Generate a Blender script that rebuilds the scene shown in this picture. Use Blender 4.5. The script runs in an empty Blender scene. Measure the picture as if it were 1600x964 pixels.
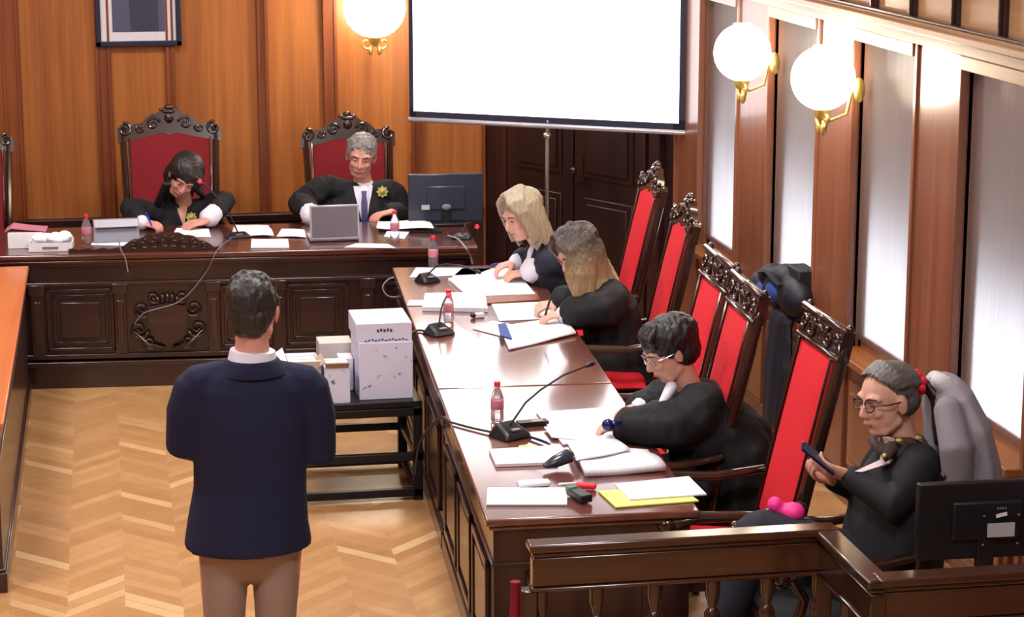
FILL = 66; BULB = 22; SKY = 3.2; SUN = 7.5; EXPO = 0.16
import bpy, bmesh, math, random
from mathutils import Vector, Matrix, Quaternion
from mathutils.bvhtree import BVHTree
random.seed(7)
C = bpy.context.scene.collection
V = Vector
R = math.radians
# ------------------------------------------------------------ camera model (1600x964)
F = 3500.0; CX, CY, CH = 800.0, 482.0, 3.2
VX, VY = 150.0, -265.0
TH = math.atan((CY - VY) / F)
PSI = math.atan((CX - VX) / (F * math.cos(TH) + (CY - VY) * math.sin(TH)))
FWD = V((math.sin(PSI) * math.cos(TH), math.cos(PSI) * math.cos(TH), -math.sin(TH)))
RT = V((math.cos(PSI), -math.sin(PSI), 0))
UP = V((math.sin(PSI) * math.sin(TH), math.cos(PSI) * math.sin(TH), math.cos(TH)))
def ray(px, py): return FWD * F + RT * (px - CX) + UP * (CY - py)
def az(px, py, z):
    r = ray(px, py); t = (z - CH) / r.z; return V((r.x * t, r.y * t, z))
def ay(px, py, y):
    r = ray(px, py); t = y / r.y; return V((r.x * t, y, CH + r.z * t))
def ax(px, py, x):
    r = ray(px, py); t = x / r.x; return V((x, r.y * t, CH + r.z * t))
cam = bpy.data.objects.new('camera', bpy.data.cameras.new('camera')); C.objects.link(cam)
cam.location = (0, 0, CH)
cam.rotation_euler = Matrix((RT, UP, -FWD)).transposed().to_euler()
cam.data.sensor_width = 36; cam.data.lens = 36 * F / 1600; cam.data.clip_end = 200
bpy.context.scene.camera = cam

# ------------------------------------------------------------ materials
MT = {}
def newmat(name):
    m = bpy.data.materials.new(name); m.use_nodes = True
    nt = m.node_tree; b = nt.nodes['Principled BSDF']; MT[name] = m
    return m, nt, b
def srgb(c):
    return tuple(((x / 255) / 12.92 if x / 255 <= .04045 else ((x / 255 + .055) / 1.055) ** 2.4) for x in c) + (1,)
def node(nt, t, ins=None, **kw):
    n = nt.nodes.new(t)
    for k, v in kw.items(): setattr(n, k, v)
    for k, v in (ins or {}).items():
        if isinstance(v, bpy.types.NodeSocket): nt.links.new(v, n.inputs[k])
        else: n.inputs[k].default_value = v
    return n
def flat(name, c, rough=.5, metal=0, spec=.5, emit=None, es=1, bump=0, bs=200, var=.08, coat=0, sheen=0):
    m, nt, b = newmat(name)
    tc = node(nt, 'ShaderNodeTexCoord')
    nz = node(nt, 'ShaderNodeTexNoise', {'Vector': tc.outputs['Object'], 'Scale': bs * .12, 'Detail': 3})
    c4 = srgb(c)
    lo = tuple(x * (1 - var) for x in c4[:3]) + (1,); hi = tuple(min(1, x * (1 + var)) for x in c4[:3]) + (1,)
    mx = node(nt, 'ShaderNodeMix', {0: nz.outputs[0], 6: lo, 7: hi}, data_type='RGBA')
    nt.links.new(mx.outputs[2], b.inputs['Base Color'])
    b.inputs['Roughness'].default_value = rough; b.inputs['Metallic'].default_value = metal
    b.inputs['Specular IOR Level'].default_value = spec; b.inputs['Coat Weight'].default_value = coat
    b.inputs['Sheen Weight'].default_value = sheen
    if emit:
        b.inputs['Emission Color'].default_value = srgb(emit); b.inputs['Emission Strength'].default_value = es
    if bump:
        n2 = node(nt, 'ShaderNodeTexNoise', {'Vector': tc.outputs['Object'], 'Scale': bs, 'Detail': 2})
        bp = node(nt, 'ShaderNodeBump', {'Height': n2.outputs[0], 'Strength': bump, 'Distance': .004})
        nt.links.new(bp.outputs[0], b.inputs['Normal'])
    return m
def wood(name, dark, light, axis='z', rough=.35, coat=.3, fine=26, spec=.5, knot=1.0):
    m, nt, b = newmat(name)
    geo = node(nt, 'ShaderNodeTexCoord')
    s = {'z': (fine, fine, .7), 'x': (.7, fine, fine), 'y': (fine, .7, fine)}[axis]
    mp = node(nt, 'ShaderNodeMapping', {'Vector': geo.outputs['Object'], 'Scale': s})
    n1 = node(nt, 'ShaderNodeTexNoise', {'Vector': mp.outputs[0], 'Scale': 1, 'Detail': 5, 'Roughness': .65, 'Distortion': .3})
    mp2 = node(nt, 'ShaderNodeMapping', {'Vector': geo.outputs['Object'], 'Scale': tuple(x * .12 for x in s)})
    n2 = node(nt, 'ShaderNodeTexNoise', {'Vector': mp2.outputs[0], 'Scale': 1.6, 'Detail': 2})
    ad = node(nt, 'ShaderNodeMath', {0: n1.outputs[0], 1: n2.outputs[0]}, operation='ADD')
    rp = nt.nodes.new('ShaderNodeValToRGB'); nt.links.new(ad.outputs[0], rp.inputs[0])
    mr = node(nt, 'ShaderNodeMapRange', {'Value': ad.outputs[0], 'From Min': .7, 'From Max': 1.3})
    nt.links.new(mr.outputs[0], rp.inputs[0])
    rp.color_ramp.elements[0].color = srgb(dark); rp.color_ramp.elements[1].color = srgb(light)
    nt.links.new(rp.outputs[0], b.inputs['Base Color'])
    b.inputs['Roughness'].default_value = rough; b.inputs['Coat Weight'].default_value = coat
    b.inputs['Coat Roughness'].default_value = .12; b.inputs['Specular IOR Level'].default_value = spec
    bp = node(nt, 'ShaderNodeBump', {'Height': n1.outputs[0], 'Strength': .05, 'Distance': .002})
    nt.links.new(bp.outputs[0], b.inputs['Normal'])
    return m
wood('wallwood', (138, 74, 30), (188, 116, 54), 'z', .42, .12, 22)
wood('pilwood', (98, 46, 22), (150, 80, 42), 'z', .35, .3, 22)
wood('rightwood', (108, 62, 44), (146, 92, 66), 'z', .35, .35, 22)
wood('friezewood', (128, 90, 60), (172, 134, 98), 'y', .35, .3, 22)
wood('darkwood', (32, 16, 19), (58, 32, 35), 'x', .25, .5, 30)
wood('darkwoodz', (34, 17, 19), (60, 33, 35), 'z', .25, .5, 30)
wood('deskwood', (84, 40, 34), (118, 66, 56), 'y', .26, 1.0, 14, .8)
wood('benchtop', (60, 22, 16), (96, 42, 32), 'x', .25, .6, 14)
wood('reflectwood', (186, 98, 50), (214, 130, 76), 'y', .35, .2, 12)  # back wall's orange reflection painted into the left desk's wood colour
wood('sidewood', (34, 16, 18), (62, 32, 32), 'z', .28, .5, 20)
wood('balwood', (40, 20, 14), (76, 42, 28), 'x', .22, .7, 20)
wood('balwoody', (34, 16, 12), (62, 32, 24), 'y', .22, .7, 20)
wood('ledgewood', (110, 62, 30), (160, 100, 56), 'y', .35, .3, 20)
wood('doorwood', (30, 14, 14), (46, 24, 24), 'z', .4, .1, 20)
wood('chairwood', (26, 12, 10), (60, 32, 26), 'z', .22, .6, 30)
# herringbone parquet
m, nt, b = newmat('parquet')
tc = node(nt, 'ShaderNodeTexCoord'); sp = node(nt, 'ShaderNodeSeparateXYZ', {0: tc.outputs['Object']})
W_, PW = .24, .095
pp = node(nt, 'ShaderNodeMath', {0: sp.outputs[0], 1: W_}, operation='PINGPONG')
vv = node(nt, 'ShaderNodeMath', {0: sp.outputs[1], 1: pp.outputs[0]}, operation='ADD')
ci = node(nt, 'ShaderNodeMath', {0: node(nt, 'ShaderNodeMath', {0: sp.outputs[0], 1: W_}, operation='DIVIDE').outputs[0]}, operation='FLOOR')
# stagger alternate columns
st = node(nt, 'ShaderNodeMath', {0: ci.outputs[0], 1: PW * .5}, operation='MULTIPLY')
v2 = node(nt, 'ShaderNodeMath', {0: vv.outputs[0], 1: st.outputs[0]}, operation='ADD')
vd = node(nt, 'ShaderNodeMath', {0: v2.outputs[0], 1: PW}, operation='DIVIDE')
ri = node(nt, 'ShaderNodeMath', {0: vd.outputs[0]}, operation='FLOOR')
rf = node(nt, 'ShaderNodeMath', {0: vd.outputs[0]}, operation='FRACT')
cb = node(nt, 'ShaderNodeCombineXYZ', {0: ci.outputs[0], 1: ri.outputs[0]})
wn = node(nt, 'ShaderNodeTexWhiteNoise', {'Vector': cb.outputs[0]}, noise_dimensions='3D')
rp = nt.nodes.new('ShaderNodeValToRGB'); nt.links.new(wn.outputs[0], rp.inputs[0])
e = rp.color_ramp.elements; e[0].color = srgb((178, 132, 86)); e[1].color = srgb((196, 150, 102))
x = e.new(.5); x.color = srgb((187, 141, 93)); x = e.new(.90); x.color = srgb((197, 152, 104)); x = e.new(.96); x.color = srgb((222, 188, 142))
gn = node(nt, 'ShaderNodeTexNoise', {'Vector': tc.outputs['Object'], 'Scale': 9, 'Detail': 4})
gm = node(nt, 'ShaderNodeMapRange', {'Value': gn.outputs[0], 'To Min': .80, 'To Max': 1.16})
mul = node(nt, 'ShaderNodeVectorMath', {0: rp.outputs[0]}, operation='SCALE'); nt.links.new(gm.outputs[0], mul.inputs['Scale'])
seam = node(nt, 'ShaderNodeMath', {0: rf.outputs[0], 1: .05}, operation='GREATER_THAN')
mx = node(nt, 'ShaderNodeMix', {0: seam.outputs[0], 6: srgb((166, 121, 78)), 7: mul.outputs[0]}, data_type='RGBA')
nt.links.new(mx.outputs[2], b.inputs['Base Color']); b.inputs['Roughness'].default_value = .3; b.inputs['Coat Weight'].default_value = .15
flat('plaster', (225, 215, 198), .8, bump=.1)
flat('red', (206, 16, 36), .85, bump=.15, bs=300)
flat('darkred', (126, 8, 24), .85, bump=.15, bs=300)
flat('robe', (12, 13, 21), .8, bump=.1, bs=60)
flat('navyrobe', (16, 20, 42), .75, bump=.1, bs=60)
flat('navy', (10, 16, 54), .85, bump=.15, bs=300)
flat('blackcloth', (16, 17, 26), .8, bump=.15, bs=200)
flat('trousers', (152, 130, 122), .85, bump=.1, bs=200)
flat('darktrousers', (24, 27, 44), .8, bump=.1, bs=200)
flat('shirt', (222, 224, 240), .7, bump=.05)
flat('lace', (228, 228, 240), .8, bump=.5, bs=120)
flat('tie', (62, 56, 110), .5)
flat('gold', (196, 190, 110), .4, .3, bump=.3, bs=150)
flat('skin', (216, 166, 148), .5, var=.05)
flat('skinred', (206, 148, 132), .5, var=.05)
flat('lip', (176, 98, 92), .45)
flat('eyewhite', (220, 214, 208), .3)
flat('iris', (40, 26, 22), .2)
flat('brow', (70, 58, 54), .8)
for nm, a_, b_ in (('hair_dark', (16, 14, 16), (44, 38, 38)), ('hair_black', (10, 11, 15), (30, 32, 38)), ('hair_grey', (84, 80, 80), (156, 150, 148)),
                   ('hair_blonde', (120, 104, 84), (190, 178, 156)), ('hair_gray4', (52, 50, 54), (116, 112, 112)), ('hair_man', (20, 20, 22), (52, 50, 50))):
    m, nt, b = newmat(nm); tc = node(nt, 'ShaderNodeTexCoord')
    mp = node(nt, 'ShaderNodeMapping', {'Vector': tc.outputs['Object'], 'Scale': (60, 60, 7)})
    nz = node(nt, 'ShaderNodeTexNoise', {'Vector': mp.outputs[0], 'Scale': 2, 'Detail': 4})
    mx = node(nt, 'ShaderNodeMix', {0: nz.outputs[0], 6: srgb(a_), 7: srgb(b_)}, data_type='RGBA')
    nt.links.new(mx.outputs[2], b.inputs['Base Color']); b.inputs['Roughness'].default_value = .45
    bp = node(nt, 'ShaderNodeBump', {'Height': nz.outputs[0], 'Strength': .5, 'Distance': .006}); nt.links.new(bp.outputs[0], b.inputs['Normal'])
# hair dyed dark at the crown and blonde at the ends
m, nt, b = newmat('hair_ombre'); tc = node(nt, 'ShaderNodeTexCoord')
mp = node(nt, 'ShaderNodeMapping', {'Vector': tc.outputs['Object'], 'Scale': (60, 60, 5)})
nz = node(nt, 'ShaderNodeTexNoise', {'Vector': mp.outputs[0], 'Scale': 2, 'Detail': 4})
sp = node(nt, 'ShaderNodeSeparateXYZ', {0: tc.outputs['Object']})
mr = node(nt, 'ShaderNodeMapRange', {'Value': sp.outputs[2], 'From Min': .98, 'From Max': 1.2})
m1 = node(nt, 'ShaderNodeMix', {0: nz.outputs[0], 6: srgb((112, 88, 66)), 7: srgb((196, 166, 126))}, data_type='RGBA')
m2 = node(nt, 'ShaderNodeMix', {0: nz.outputs[0], 6: srgb((34, 26, 28)), 7: srgb((72, 58, 56))}, data_type='RGBA')
m3 = node(nt, 'ShaderNodeMix', {0: mr.outputs[0], 6: m1.outputs[2], 7: m2.outputs[2]}, data_type='RGBA')
nt.links.new(m3.outputs[2], b.inputs['Base Color']); b.inputs['Roughness'].default_value = .4
bp = node(nt, 'ShaderNodeBump', {'Height': nz.outputs[0], 'Strength': .5, 'Distance': .006}); nt.links.new(bp.outputs[0], b.inputs['Normal'])
flat('paper', (238, 238, 246), .7, var=.03)
flat('yellow', (226, 228, 130), .7)
flat('printed', (220, 222, 236), .7, var=.25, bs=900)
flat('cardboard', (170, 150, 134), .8)
flat('kraft', (196, 186, 180), .8)
# white archive box with blotchy print
m, nt, b = newmat('boxprint'); tc = node(nt, 'ShaderNodeTexCoord')
nz = node(nt, 'ShaderNodeTexNoise', {'Vector': tc.outputs['Object'], 'Scale': 22, 'Detail': 3})
rp = nt.nodes.new('ShaderNodeValToRGB'); nt.links.new(nz.outputs[0], rp.inputs[0])
rp.color_ramp.elements[0].position = .30; rp.color_ramp.elements[0].color = srgb((90, 90, 130))
rp.color_ramp.elements[1].position = .37; rp.color_ramp.elements[1].color = srgb((208, 208, 232))
nt.links.new(rp.outputs[0], b.inputs['Base Color']); b.inputs['Roughness'].default_value = .7
flat('boxwhite', (206, 206, 226), .7, var=.05)
flat('ink', (60, 60, 84), .7)
flat('blackmetal', (16, 17, 24), .4, .2)
flat('blackplastic', (18, 19, 26), .4)
flat('greyplastic', (120, 122, 138), .4)
flat('silver', (190, 190, 205), .3, .4)
flat('lid', (118, 112, 122), .35, .3)
flat('screen_dark', (46, 52, 68), .25)
flat('screenborder', (34, 36, 56), .6)
flat('chrome', (210, 212, 220), .25, .9)
flat('whiteplastic', (232, 232, 240), .4)
flat('label', (176, 178, 184), .6)
flat('redcap', (214, 34, 44), .4)
flat('redlight', (240, 30, 50), .4, emit=(255, 40, 60), es=1.5)
flat('bottlelabel', (196, 120, 140), .5, var=.2)
flat('blue', (40, 40, 190), .4)
flat('phoneblue', (20, 28, 90), .15, .2)
flat('green', (40, 120, 80), .4)
flat('pink', (245, 50, 150), .6)
flat('scrunchie', (230, 30, 60), .6)
flat('scarf', (74, 58, 52), .8, var=.6, bs=700)
flat('pinkwhite', (222, 198, 206), .7)
flat('greycoat', (134, 130, 140), .8, bump=.2, bs=60)
flat('greyfur', (196, 196, 204), .9, bump=.8, bs=120)
flat('bagdark', (20, 24, 40), .6, bump=.3, bs=60)
flat('bagblue', (40, 74, 150), .6, bump=.3, bs=60)
flat('brass', (190, 160, 90), .35, .7)
flat('cable', (30, 30, 36), .5)
flat('greycable', (150, 150, 160), .5)
flat('mat_white', (226, 226, 238), .7)
flat('photo', (82, 84, 112), .5, var=.15, bs=30)
flat('photodark', (54, 54, 80), .5, var=.1)
flat('navyframe', (28, 32, 56), .4)
flat('shade', (255, 246, 226), .3, emit=(255, 240, 212), es=14)
flat('fillglow', (255, 246, 236), .3, emit=(255, 248, 240), es=6)  # glow of the added ceiling fill panels
flat('projection', (250, 250, 255), .8, emit=(250, 250, 255), es=2.2, var=0)
flat('pavement', (200, 200, 206), .9, bump=.2, bs=40)
flat('facade', (92, 66, 52), .9, bump=.2, bs=20)
m, nt, b = newmat('clear'); b.inputs['Transmission Weight'].default_value = .9; b.inputs['Roughness'].default_value = .1
b.inputs['Base Color'].default_value = (.85, .85, .95, 1); b.inputs['IOR'].default_value = 1.25
m, nt, b = newmat('glass'); nt.nodes.remove(b); out = nt.nodes['Material Output']
tr = node(nt, 'ShaderNodeBsdfTransparent', {'Color': (.93, .94, .97, 1)}); gl = node(nt, 'ShaderNodeBsdfGlossy', {'Roughness': .12})
mx = node(nt, 'ShaderNodeMixShader', {0: .08, 1: tr.outputs[0], 2: gl.outputs[0]})
nt.links.new(mx.outputs[0], out.inputs[0])
m, nt, b = newmat('sheer'); nt.nodes.remove(b); out = nt.nodes['Material Output']   # fine woven roller screen
tc = node(nt, 'ShaderNodeTexCoord'); mp = node(nt, 'ShaderNodeMapping', {'Vector': tc.outputs['Object'], 'Scale': (30, 55, .6)})
nz = node(nt, 'ShaderNodeTexNoise', {'Vector': mp.outputs[0], 'Scale': 2, 'Detail': 2})
mr = node(nt, 'ShaderNodeMapRange', {'Value': nz.outputs[0], 'From Min': .3, 'From Max': .7, 'To Min': .14, 'To Max': .26})
tr = node(nt, 'ShaderNodeBsdfRefraction', {'Color': (1, 1, 1, 1), 'Roughness': .38, 'IOR': 1.06}); tl = node(nt, 'ShaderNodeBsdfTranslucent', {'Color': (.6, .53, .48, 1)})
df = node(nt, 'ShaderNodeBsdfDiffuse', {'Color': (.26, .22, .20, 1)}); m0 = node(nt, 'ShaderNodeMixShader', {0: .5, 1: tl.outputs[0], 2: df.outputs[0]})
mx = node(nt, 'ShaderNodeMixShader', {1: tr.outputs[0], 2: m0.outputs[0]}); nt.links.new(mr.outputs[0], mx.inputs[0]); nt.links.new(mx.outputs[0], out.inputs[0])

# ------------------------------------------------------------ mesh builder
class M:
    def __init__(s): s.v = []; s.f = []; s.mi = []; s.k = 0
    def mat(s, k): s.k = k; return s
    def add(s, vs, fs):
        o = len(s.v); s.v += [V(p) for p in vs]
        for f in fs: s.f.append([o + i for i in f]); s.mi.append(s.k)
        return s
    def box(s, c, d, rz=0, mat=None):
        c = V(c); h = V(d) / 2
        m = mat or Matrix.Rotation(rz, 3, 'Z')
        vs = [c + m @ V((x * h.x, y * h.y, z * h.z)) for x in (-1, 1) for y in (-1, 1) for z in (-1, 1)]
        return s.add(vs, [(0, 1, 3, 2), (4, 6, 7, 5), (0, 4, 5, 1), (2, 3, 7, 6), (0, 2, 6, 4), (1, 5, 7, 3)])
    def b2(s, a, b):
        a = V(a); b = V(b); return s.box((a + b) / 2, [abs(x) for x in (b - a)])
    def ell(s, c, r, m=None, n=16, k=10):
        c = V(c); m = m or Matrix.Identity(3); r = (r, r, r) if not hasattr(r, '__len__') else r
        vs = [c + m @ V((0, 0, r[2]))]
        for j in range(1, k):
            t = math.pi * j / k
            for i in range(n):
                p = 2 * math.pi * i / n
                vs.append(c + m @ V((r[0] * math.sin(t) * math.cos(p), r[1] * math.sin(t) * math.sin(p), r[2] * math.cos(t))))
        vs.append(c + m @ V((0, 0, -r[2]))); L = len(vs) - 1
        fs = [(0, 1 + i, 1 + (i + 1) % n) for i in range(n)]
        for j in range(k - 2):
            a = 1 + j * n
            fs += [(a + i, a + n + i, a + n + (i + 1) % n, a + (i + 1) % n) for i in range(n)]
        a = 1 + (k - 2) * n
        fs += [(a + i, L, a + (i + 1) % n) for i in range(n)]
        return s.add(vs, fs)
    def tube(s, pts, rad, n=12, up=None, folds=0, nf=9, ph=0, cap=True, fup=None):
        pts = [V(p) for p in pts]; N = len(pts)
        if not hasattr(rad, '__len__'): rad = [rad] * N
        rad = [r if hasattr(r, '__len__') else (r, r) for r in rad]
        tg = []
        for i in range(N):
            t = pts[min(i + 1, N - 1)] - pts[max(i - 1, 0)]
            tg.append(t.normalized() if t.length > 1e-9 else V((0, 0, 1)))
        u = V(up) if up is not None else (V((0, 0, 1)) if abs(tg[0].z) < .9 else V((0, 1, 0)))
        rings = []
        P, T, RR, K = [], [], [], []
        if cap:
            P.append(pts[0] - tg[0] * min(rad[0]) * .6); T.append(tg[0]); RR.append((rad[0][0] * .6, rad[0][1] * .6)); K.append(0)
        for i in range(N): P.append(pts[i]); T.append(tg[i]); RR.append(rad[i]); K.append(i / max(1, N - 1))
        if cap:
            P.append(pts[-1] + tg[-1] * min(rad[-1]) * .6); T.append(tg[-1]); RR.append((rad[-1][0] * .6, rad[-1][1] * .6)); K.append(1)
        vs = []
        for p, t, r, kk in zip(P, T, RR, K):
            if up is None:
                u = (u - t * u.dot(t)); u = u.normalized() if u.length > 1e-6 else t.orthogonal().normalized(); a = u
            else:
                a = V(up) - t * V(up).dot(t); a = a.normalized() if a.length > 1e-4 else t.orthogonal().normalized()
            w = t.cross(a)
            for i in range(n):
                q = 2 * math.pi * i / n
                fo = 1 + folds * math.sin(nf * q + ph + 2.3 * kk) if folds else 1
                vs.append(p + (w * math.cos(q) * r[0] + a * math.sin(q) * r[1]) * fo)
        fs = []
        L = len(P)
        for j in range(L - 1):
            fs += [(j * n + i, j * n + (i + 1) % n, (j + 1) * n + (i + 1) % n, (j + 1) * n + i) for i in range(n)]
        if cap:
            vs.append(pts[0] - tg[0] * min(rad[0]) * .9); vs.append(pts[-1] + tg[-1] * min(rad[-1]) * .9)
            a, b_ = len(vs) - 2, len(vs) - 1
            fs += [(a, (i + 1) % n, i) for i in range(n)]; o = (L - 1) * n
            fs += [(b_, o + i, o + (i + 1) % n) for i in range(n)]
        else:
            fs.append(tuple(range(n - 1, -1, -1))); o = (L - 1) * n; fs.append(tuple(range(o, o + n)))
        return s.add(vs, fs)
    def lathe(s, c, prof, n=20, ax_='z'):
        c = V(c); vs = []; fs = []
        for (r, z) in prof:
            for i in range(n):
                q = 2 * math.pi * i / n; vs.append(c + V((r * math.cos(q), r * math.sin(q), z)))
        for j in range(len(prof) - 1):
            fs += [(j * n + i, j * n + (i + 1) % n, (j + 1) * n + (i + 1) % n, (j + 1) * n + i) for i in range(n)]
        fs.append(tuple(range(n - 1, -1, -1))); o = (len(prof) - 1) * n; fs.append(tuple(range(o, o + n)))
        return s.add(vs, fs)
    def prism(s, poly, o, eu, ev, en, t):
        """poly in (u,v), frame o,eu,ev extruded t along en"""
        o, eu, ev, en = V(o), V(eu), V(ev), V(en); n = len(poly)
        a = [o + eu * p[0] + ev * p[1] for p in poly]; b = [p + en * t for p in a]
        fs = [tuple(range(n)), tuple(range(2 * n - 1, n - 1, -1))] + [(i, n + i, n + (i + 1) % n, (i + 1) % n) for i in range(n)]
        return s.add(a + b, fs)
    def spiral(s, o, eu, ev, r0, turns, rad, start=0, sgn=1, k=22):
        o, eu, ev = V(o), V(eu), V(ev); pts = []; rr = []
        for i in range(k):
            t = i / (k - 1); a = start + sgn * turns * 2 * math.pi * t; r = r0 * (1 - .85 * t)
            pts.append(o + eu * math.cos(a) * r + ev * math.sin(a) * r); rr.append(rad * (1 - .4 * t))
        return s.tube(pts, rr, n=8)
MW = {}
def mw(o): return MW.get(o.name, Matrix.Identity(4))
def finish(o, smooth, bevel):
    if smooth:
        for p in o.data.polygons: p.use_smooth = True
        if smooth == 'auto':
            try: o.data.set_sharp_from_angle(angle=R(40))
            except Exception: pass
    if bevel:
        b = o.modifiers.new('bevel', 'BEVEL'); b.width = bevel; b.segments = 2; b.limit_method = 'ANGLE'; b.angle_limit = R(40)
def bake(o):
    dg = bpy.context.evaluated_depsgraph_get(); dg.update()
    me = bpy.data.meshes.new_from_object(o.evaluated_get(dg)); old = o.data
    o.modifiers.clear(); o.data = me; bpy.data.meshes.remove(old)
def build(m, name, mats, parent=None, base=None, space='world', smooth='auto', bevel=0, remesh=0, relax=2, label=None, cat=None, group=None, kind=None):
    mats = [mats] if isinstance(mats, str) else mats
    me = bpy.data.meshes.new(name)
    vs = m.v
    o = bpy.data.objects.new(name, me); C.objects.link(o)
    if parent: o.parent = parent; X = mw(parent); loc = V((0, 0, 0))
    else:
        loc = V(base) if base is not None else V((0, 0, 0)); X = Matrix.Translation(loc); o.location = loc
    MW[o.name] = X
    if space == 'world': inv = X.inverted(); vs = [inv @ p for p in vs]
    me.from_pydata([tuple(p) for p in vs], [], m.f); me.validate()
    for k in mats: me.materials.append(MT[k])
    if len(mats) > 1 and len(me.polygons) == len(m.mi):
        me.polygons.foreach_set('material_index', m.mi)
    bm = bmesh.new(); bm.from_mesh(me); bmesh.ops.recalc_face_normals(bm, faces=bm.faces); bm.to_mesh(me); bm.free()
    if remesh:
        r = o.modifiers.new('r', 'REMESH'); r.mode = 'VOXEL'; r.voxel_size = remesh
        if relax: sm = o.modifiers.new('s', 'SMOOTH'); sm.iterations = relax; sm.factor = .6
        bake(o); smooth = True
    finish(o, smooth, bevel)
    tag(o, label, cat, group, kind)
    return o
from mathutils import noise as NZ
def ruffle(o, amp, s):
    me = o.data; N_ = [v.normal.copy() for v in me.vertices]
    for v, n_ in zip(me.vertices, N_):
        p = V((v.co.x * s[0], v.co.y * s[1], v.co.z * s[2])); v.co += n_ * amp * (NZ.noise(p) + .5 * NZ.noise(p * 2.1))
    me.update(); return o
def tag(o, label=None, cat=None, group=None, kind=None):
    if label: o['label'] = label
    if cat: o['category'] = cat
    if group: o['group'] = group
    if kind: o['kind'] = kind
def thing(name, loc, label, cat, group=None, rz=0):
    o = bpy.data.objects.new(name, None); C.objects.link(o); o.location = loc; o.rotation_euler = (0, 0, rz); o.empty_display_size = .1
    MW[o.name] = Matrix.Translation(V(loc)) @ Matrix.Rotation(rz, 4, 'Z'); tag(o, label, cat, group); return o
def struct(m, name, mat, parent=None, **k):
    return build(m, name, mat, parent, kind=None if parent else 'structure', **k)
def dup(root, loc, rz, label=None, group=None):
    def cp(o, par):
        c = o.copy(); C.objects.link(c); c.parent = par
        for ch in [x for x in list(o.children)]: cp(ch, c)
        return c
    r = cp(root, None); r.location = loc; r.rotation_euler = (0, 0, rz)
    MW[r.name] = Matrix.Translation(V(loc)) @ Matrix.Rotation(rz, 4, 'Z')
    if label: r['label'] = label
    if group: r['group'] = group
    return r
def light(name, loc, size, power, color=(1, 1, 1), rot=(0, 0, 0), parent=None, sy=None):
    l = bpy.data.lights.new(name, 'AREA'); l.energy = power; l.color = color; l.size = size
    if sy: l.shape = 'RECTANGLE'; l.size_y = sy
    o = bpy.data.objects.new(name, l); C.objects.link(o); o.location = loc; o.rotation_euler = rot
    return o

# ============================================================ THE ROOM
XW = 3.5; YB = 15.2; ZC = 4.2; XL = -4.2; YN = -1.5
struct(M().b2((XL - .2, YN - .2, -.1), (XW + .3, YB + .3, 0)), 'floor', 'parquet', smooth=False)
struct(M().b2((XL - .2, YN - .2, ZC), (XW + .3, YB + .3, ZC + .1)), 'ceiling', 'plaster', smooth=False)
struct(M().b2((XL - .15, YN - .2, 0), (XL, YB + .3, ZC)), 'wall_left', 'wallwood', smooth=False)
struct(M().b2((XL - .2, YN - .15, 0), (XW + .3, YN, ZC)), 'wall_near', 'plaster', smooth=False)
# back wall : one plank-veneered slab, flat pilaster strips on it
XC = 2.55                                   # where the canted corner wall begins
wb = struct(M().b2((XL, YB, 0), (XC + .05, YB + .15, ZC)), 'wall_back', 'wallwood', smooth=False)
def pil(x0, x1, y=200, d=.035):
    a = ay(x0, y, YB).x; b_ = ay(x1, y, YB).x
    m = M().b2((a, YB - d, 0), (b_, YB + .01, ZC))
    for e in (a + .012, b_ - .012): m.b2((e - .008, YB - d - .012, 0), (e + .008, YB, ZC))
    return m
for k, (a, b_) in enumerate(((8, 36), (153, 177), (262, 276), (404, 421), (506, 528), (642, 658), (752, 775), (-110, -85), (-230, -205))):
    struct(pil(a, b_), 'trim_%d' % (k + 1), 'pilwood', smooth=False)
zb = ay(200, 338, YB).z
m = M().b2((XL, YB - .05, 0), (XC, YB, zb)); m.b2((XL, YB - .075, zb - .05), (XC, YB, zb))
struct(m, 'trim_10', 'darkwood', smooth=False, bevel=.006)
# canted corner wall with a dark double door
A = V((XC, YB, 0)); B = V((XW + .05, 13.45, 0)); eu = (B - A).normalized(); en = V((-eu.y, eu.x, 0)); Lc = (B - A).length
if en.y < 0: en = -en
def slab(m, u0, u1, z0, z1, n0, n1, o=A, e=eu, nn=en):
    p = lambda u, n, z: o + e * u + nn * n + V((0, 0, z))
    vs = [p(u, n, z) for u in (u0, u1) for n in (n0, n1) for z in (z0, z1)]
    return m.add(vs, [(0, 1, 3, 2), (4, 6, 7, 5), (0, 4, 5, 1), (2, 3, 7, 6), (0, 2, 6, 4), (1, 5, 7, 3)])
m = slab(M(), -.05, Lc, 0, ZC, 0, .12); struct(m, 'wall_corner', 'doorwood', smooth=False)
d = struct(slab(M(), .32, 1.72, .02, 2.15, -.03, 0), 'door_1', 'doorwood', smooth=False)
for (u0, u1) in ((.34, 1.01), (1.03, 1.70)):
    l = slab(M(), u0, u1, .03, 2.12, -.06, -.03)
    for z0, z1 in ((.2, .85), (.98, 1.98)):
        slab(l, u0 + .1, u1 - .1, z0, z1, -.072, -.06); slab(l, u0 + .14, u1 - .14, z0 + .04, z1 - .04, -.085, -.07)
    lf = build(l, 'door_leaf', 'doorwood', d, bevel=.006)
    if u0 > 1:
        h = M(); c = A + eu * 1.09 + en * -.07 + V((0, 0, 1.03))
        h.ell(c - en * .05, .022).tube([c, c - en * .05], .01); h.box(c, (.05, .05, .16))
        build(h, 'handle', 'chairwood', lf)
m = M()
for (u0, u1, z0, z1) in ((.22, .32, 0, 2.25), (1.72, 1.82, 0, 2.25), (.22, 1.82, 2.15, 2.27)): slab(m, u0, u1, z0, z1, -.05, 0)
struct(m, 'trim_11', 'darkwoodz', smooth=False, bevel=.006)
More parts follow.
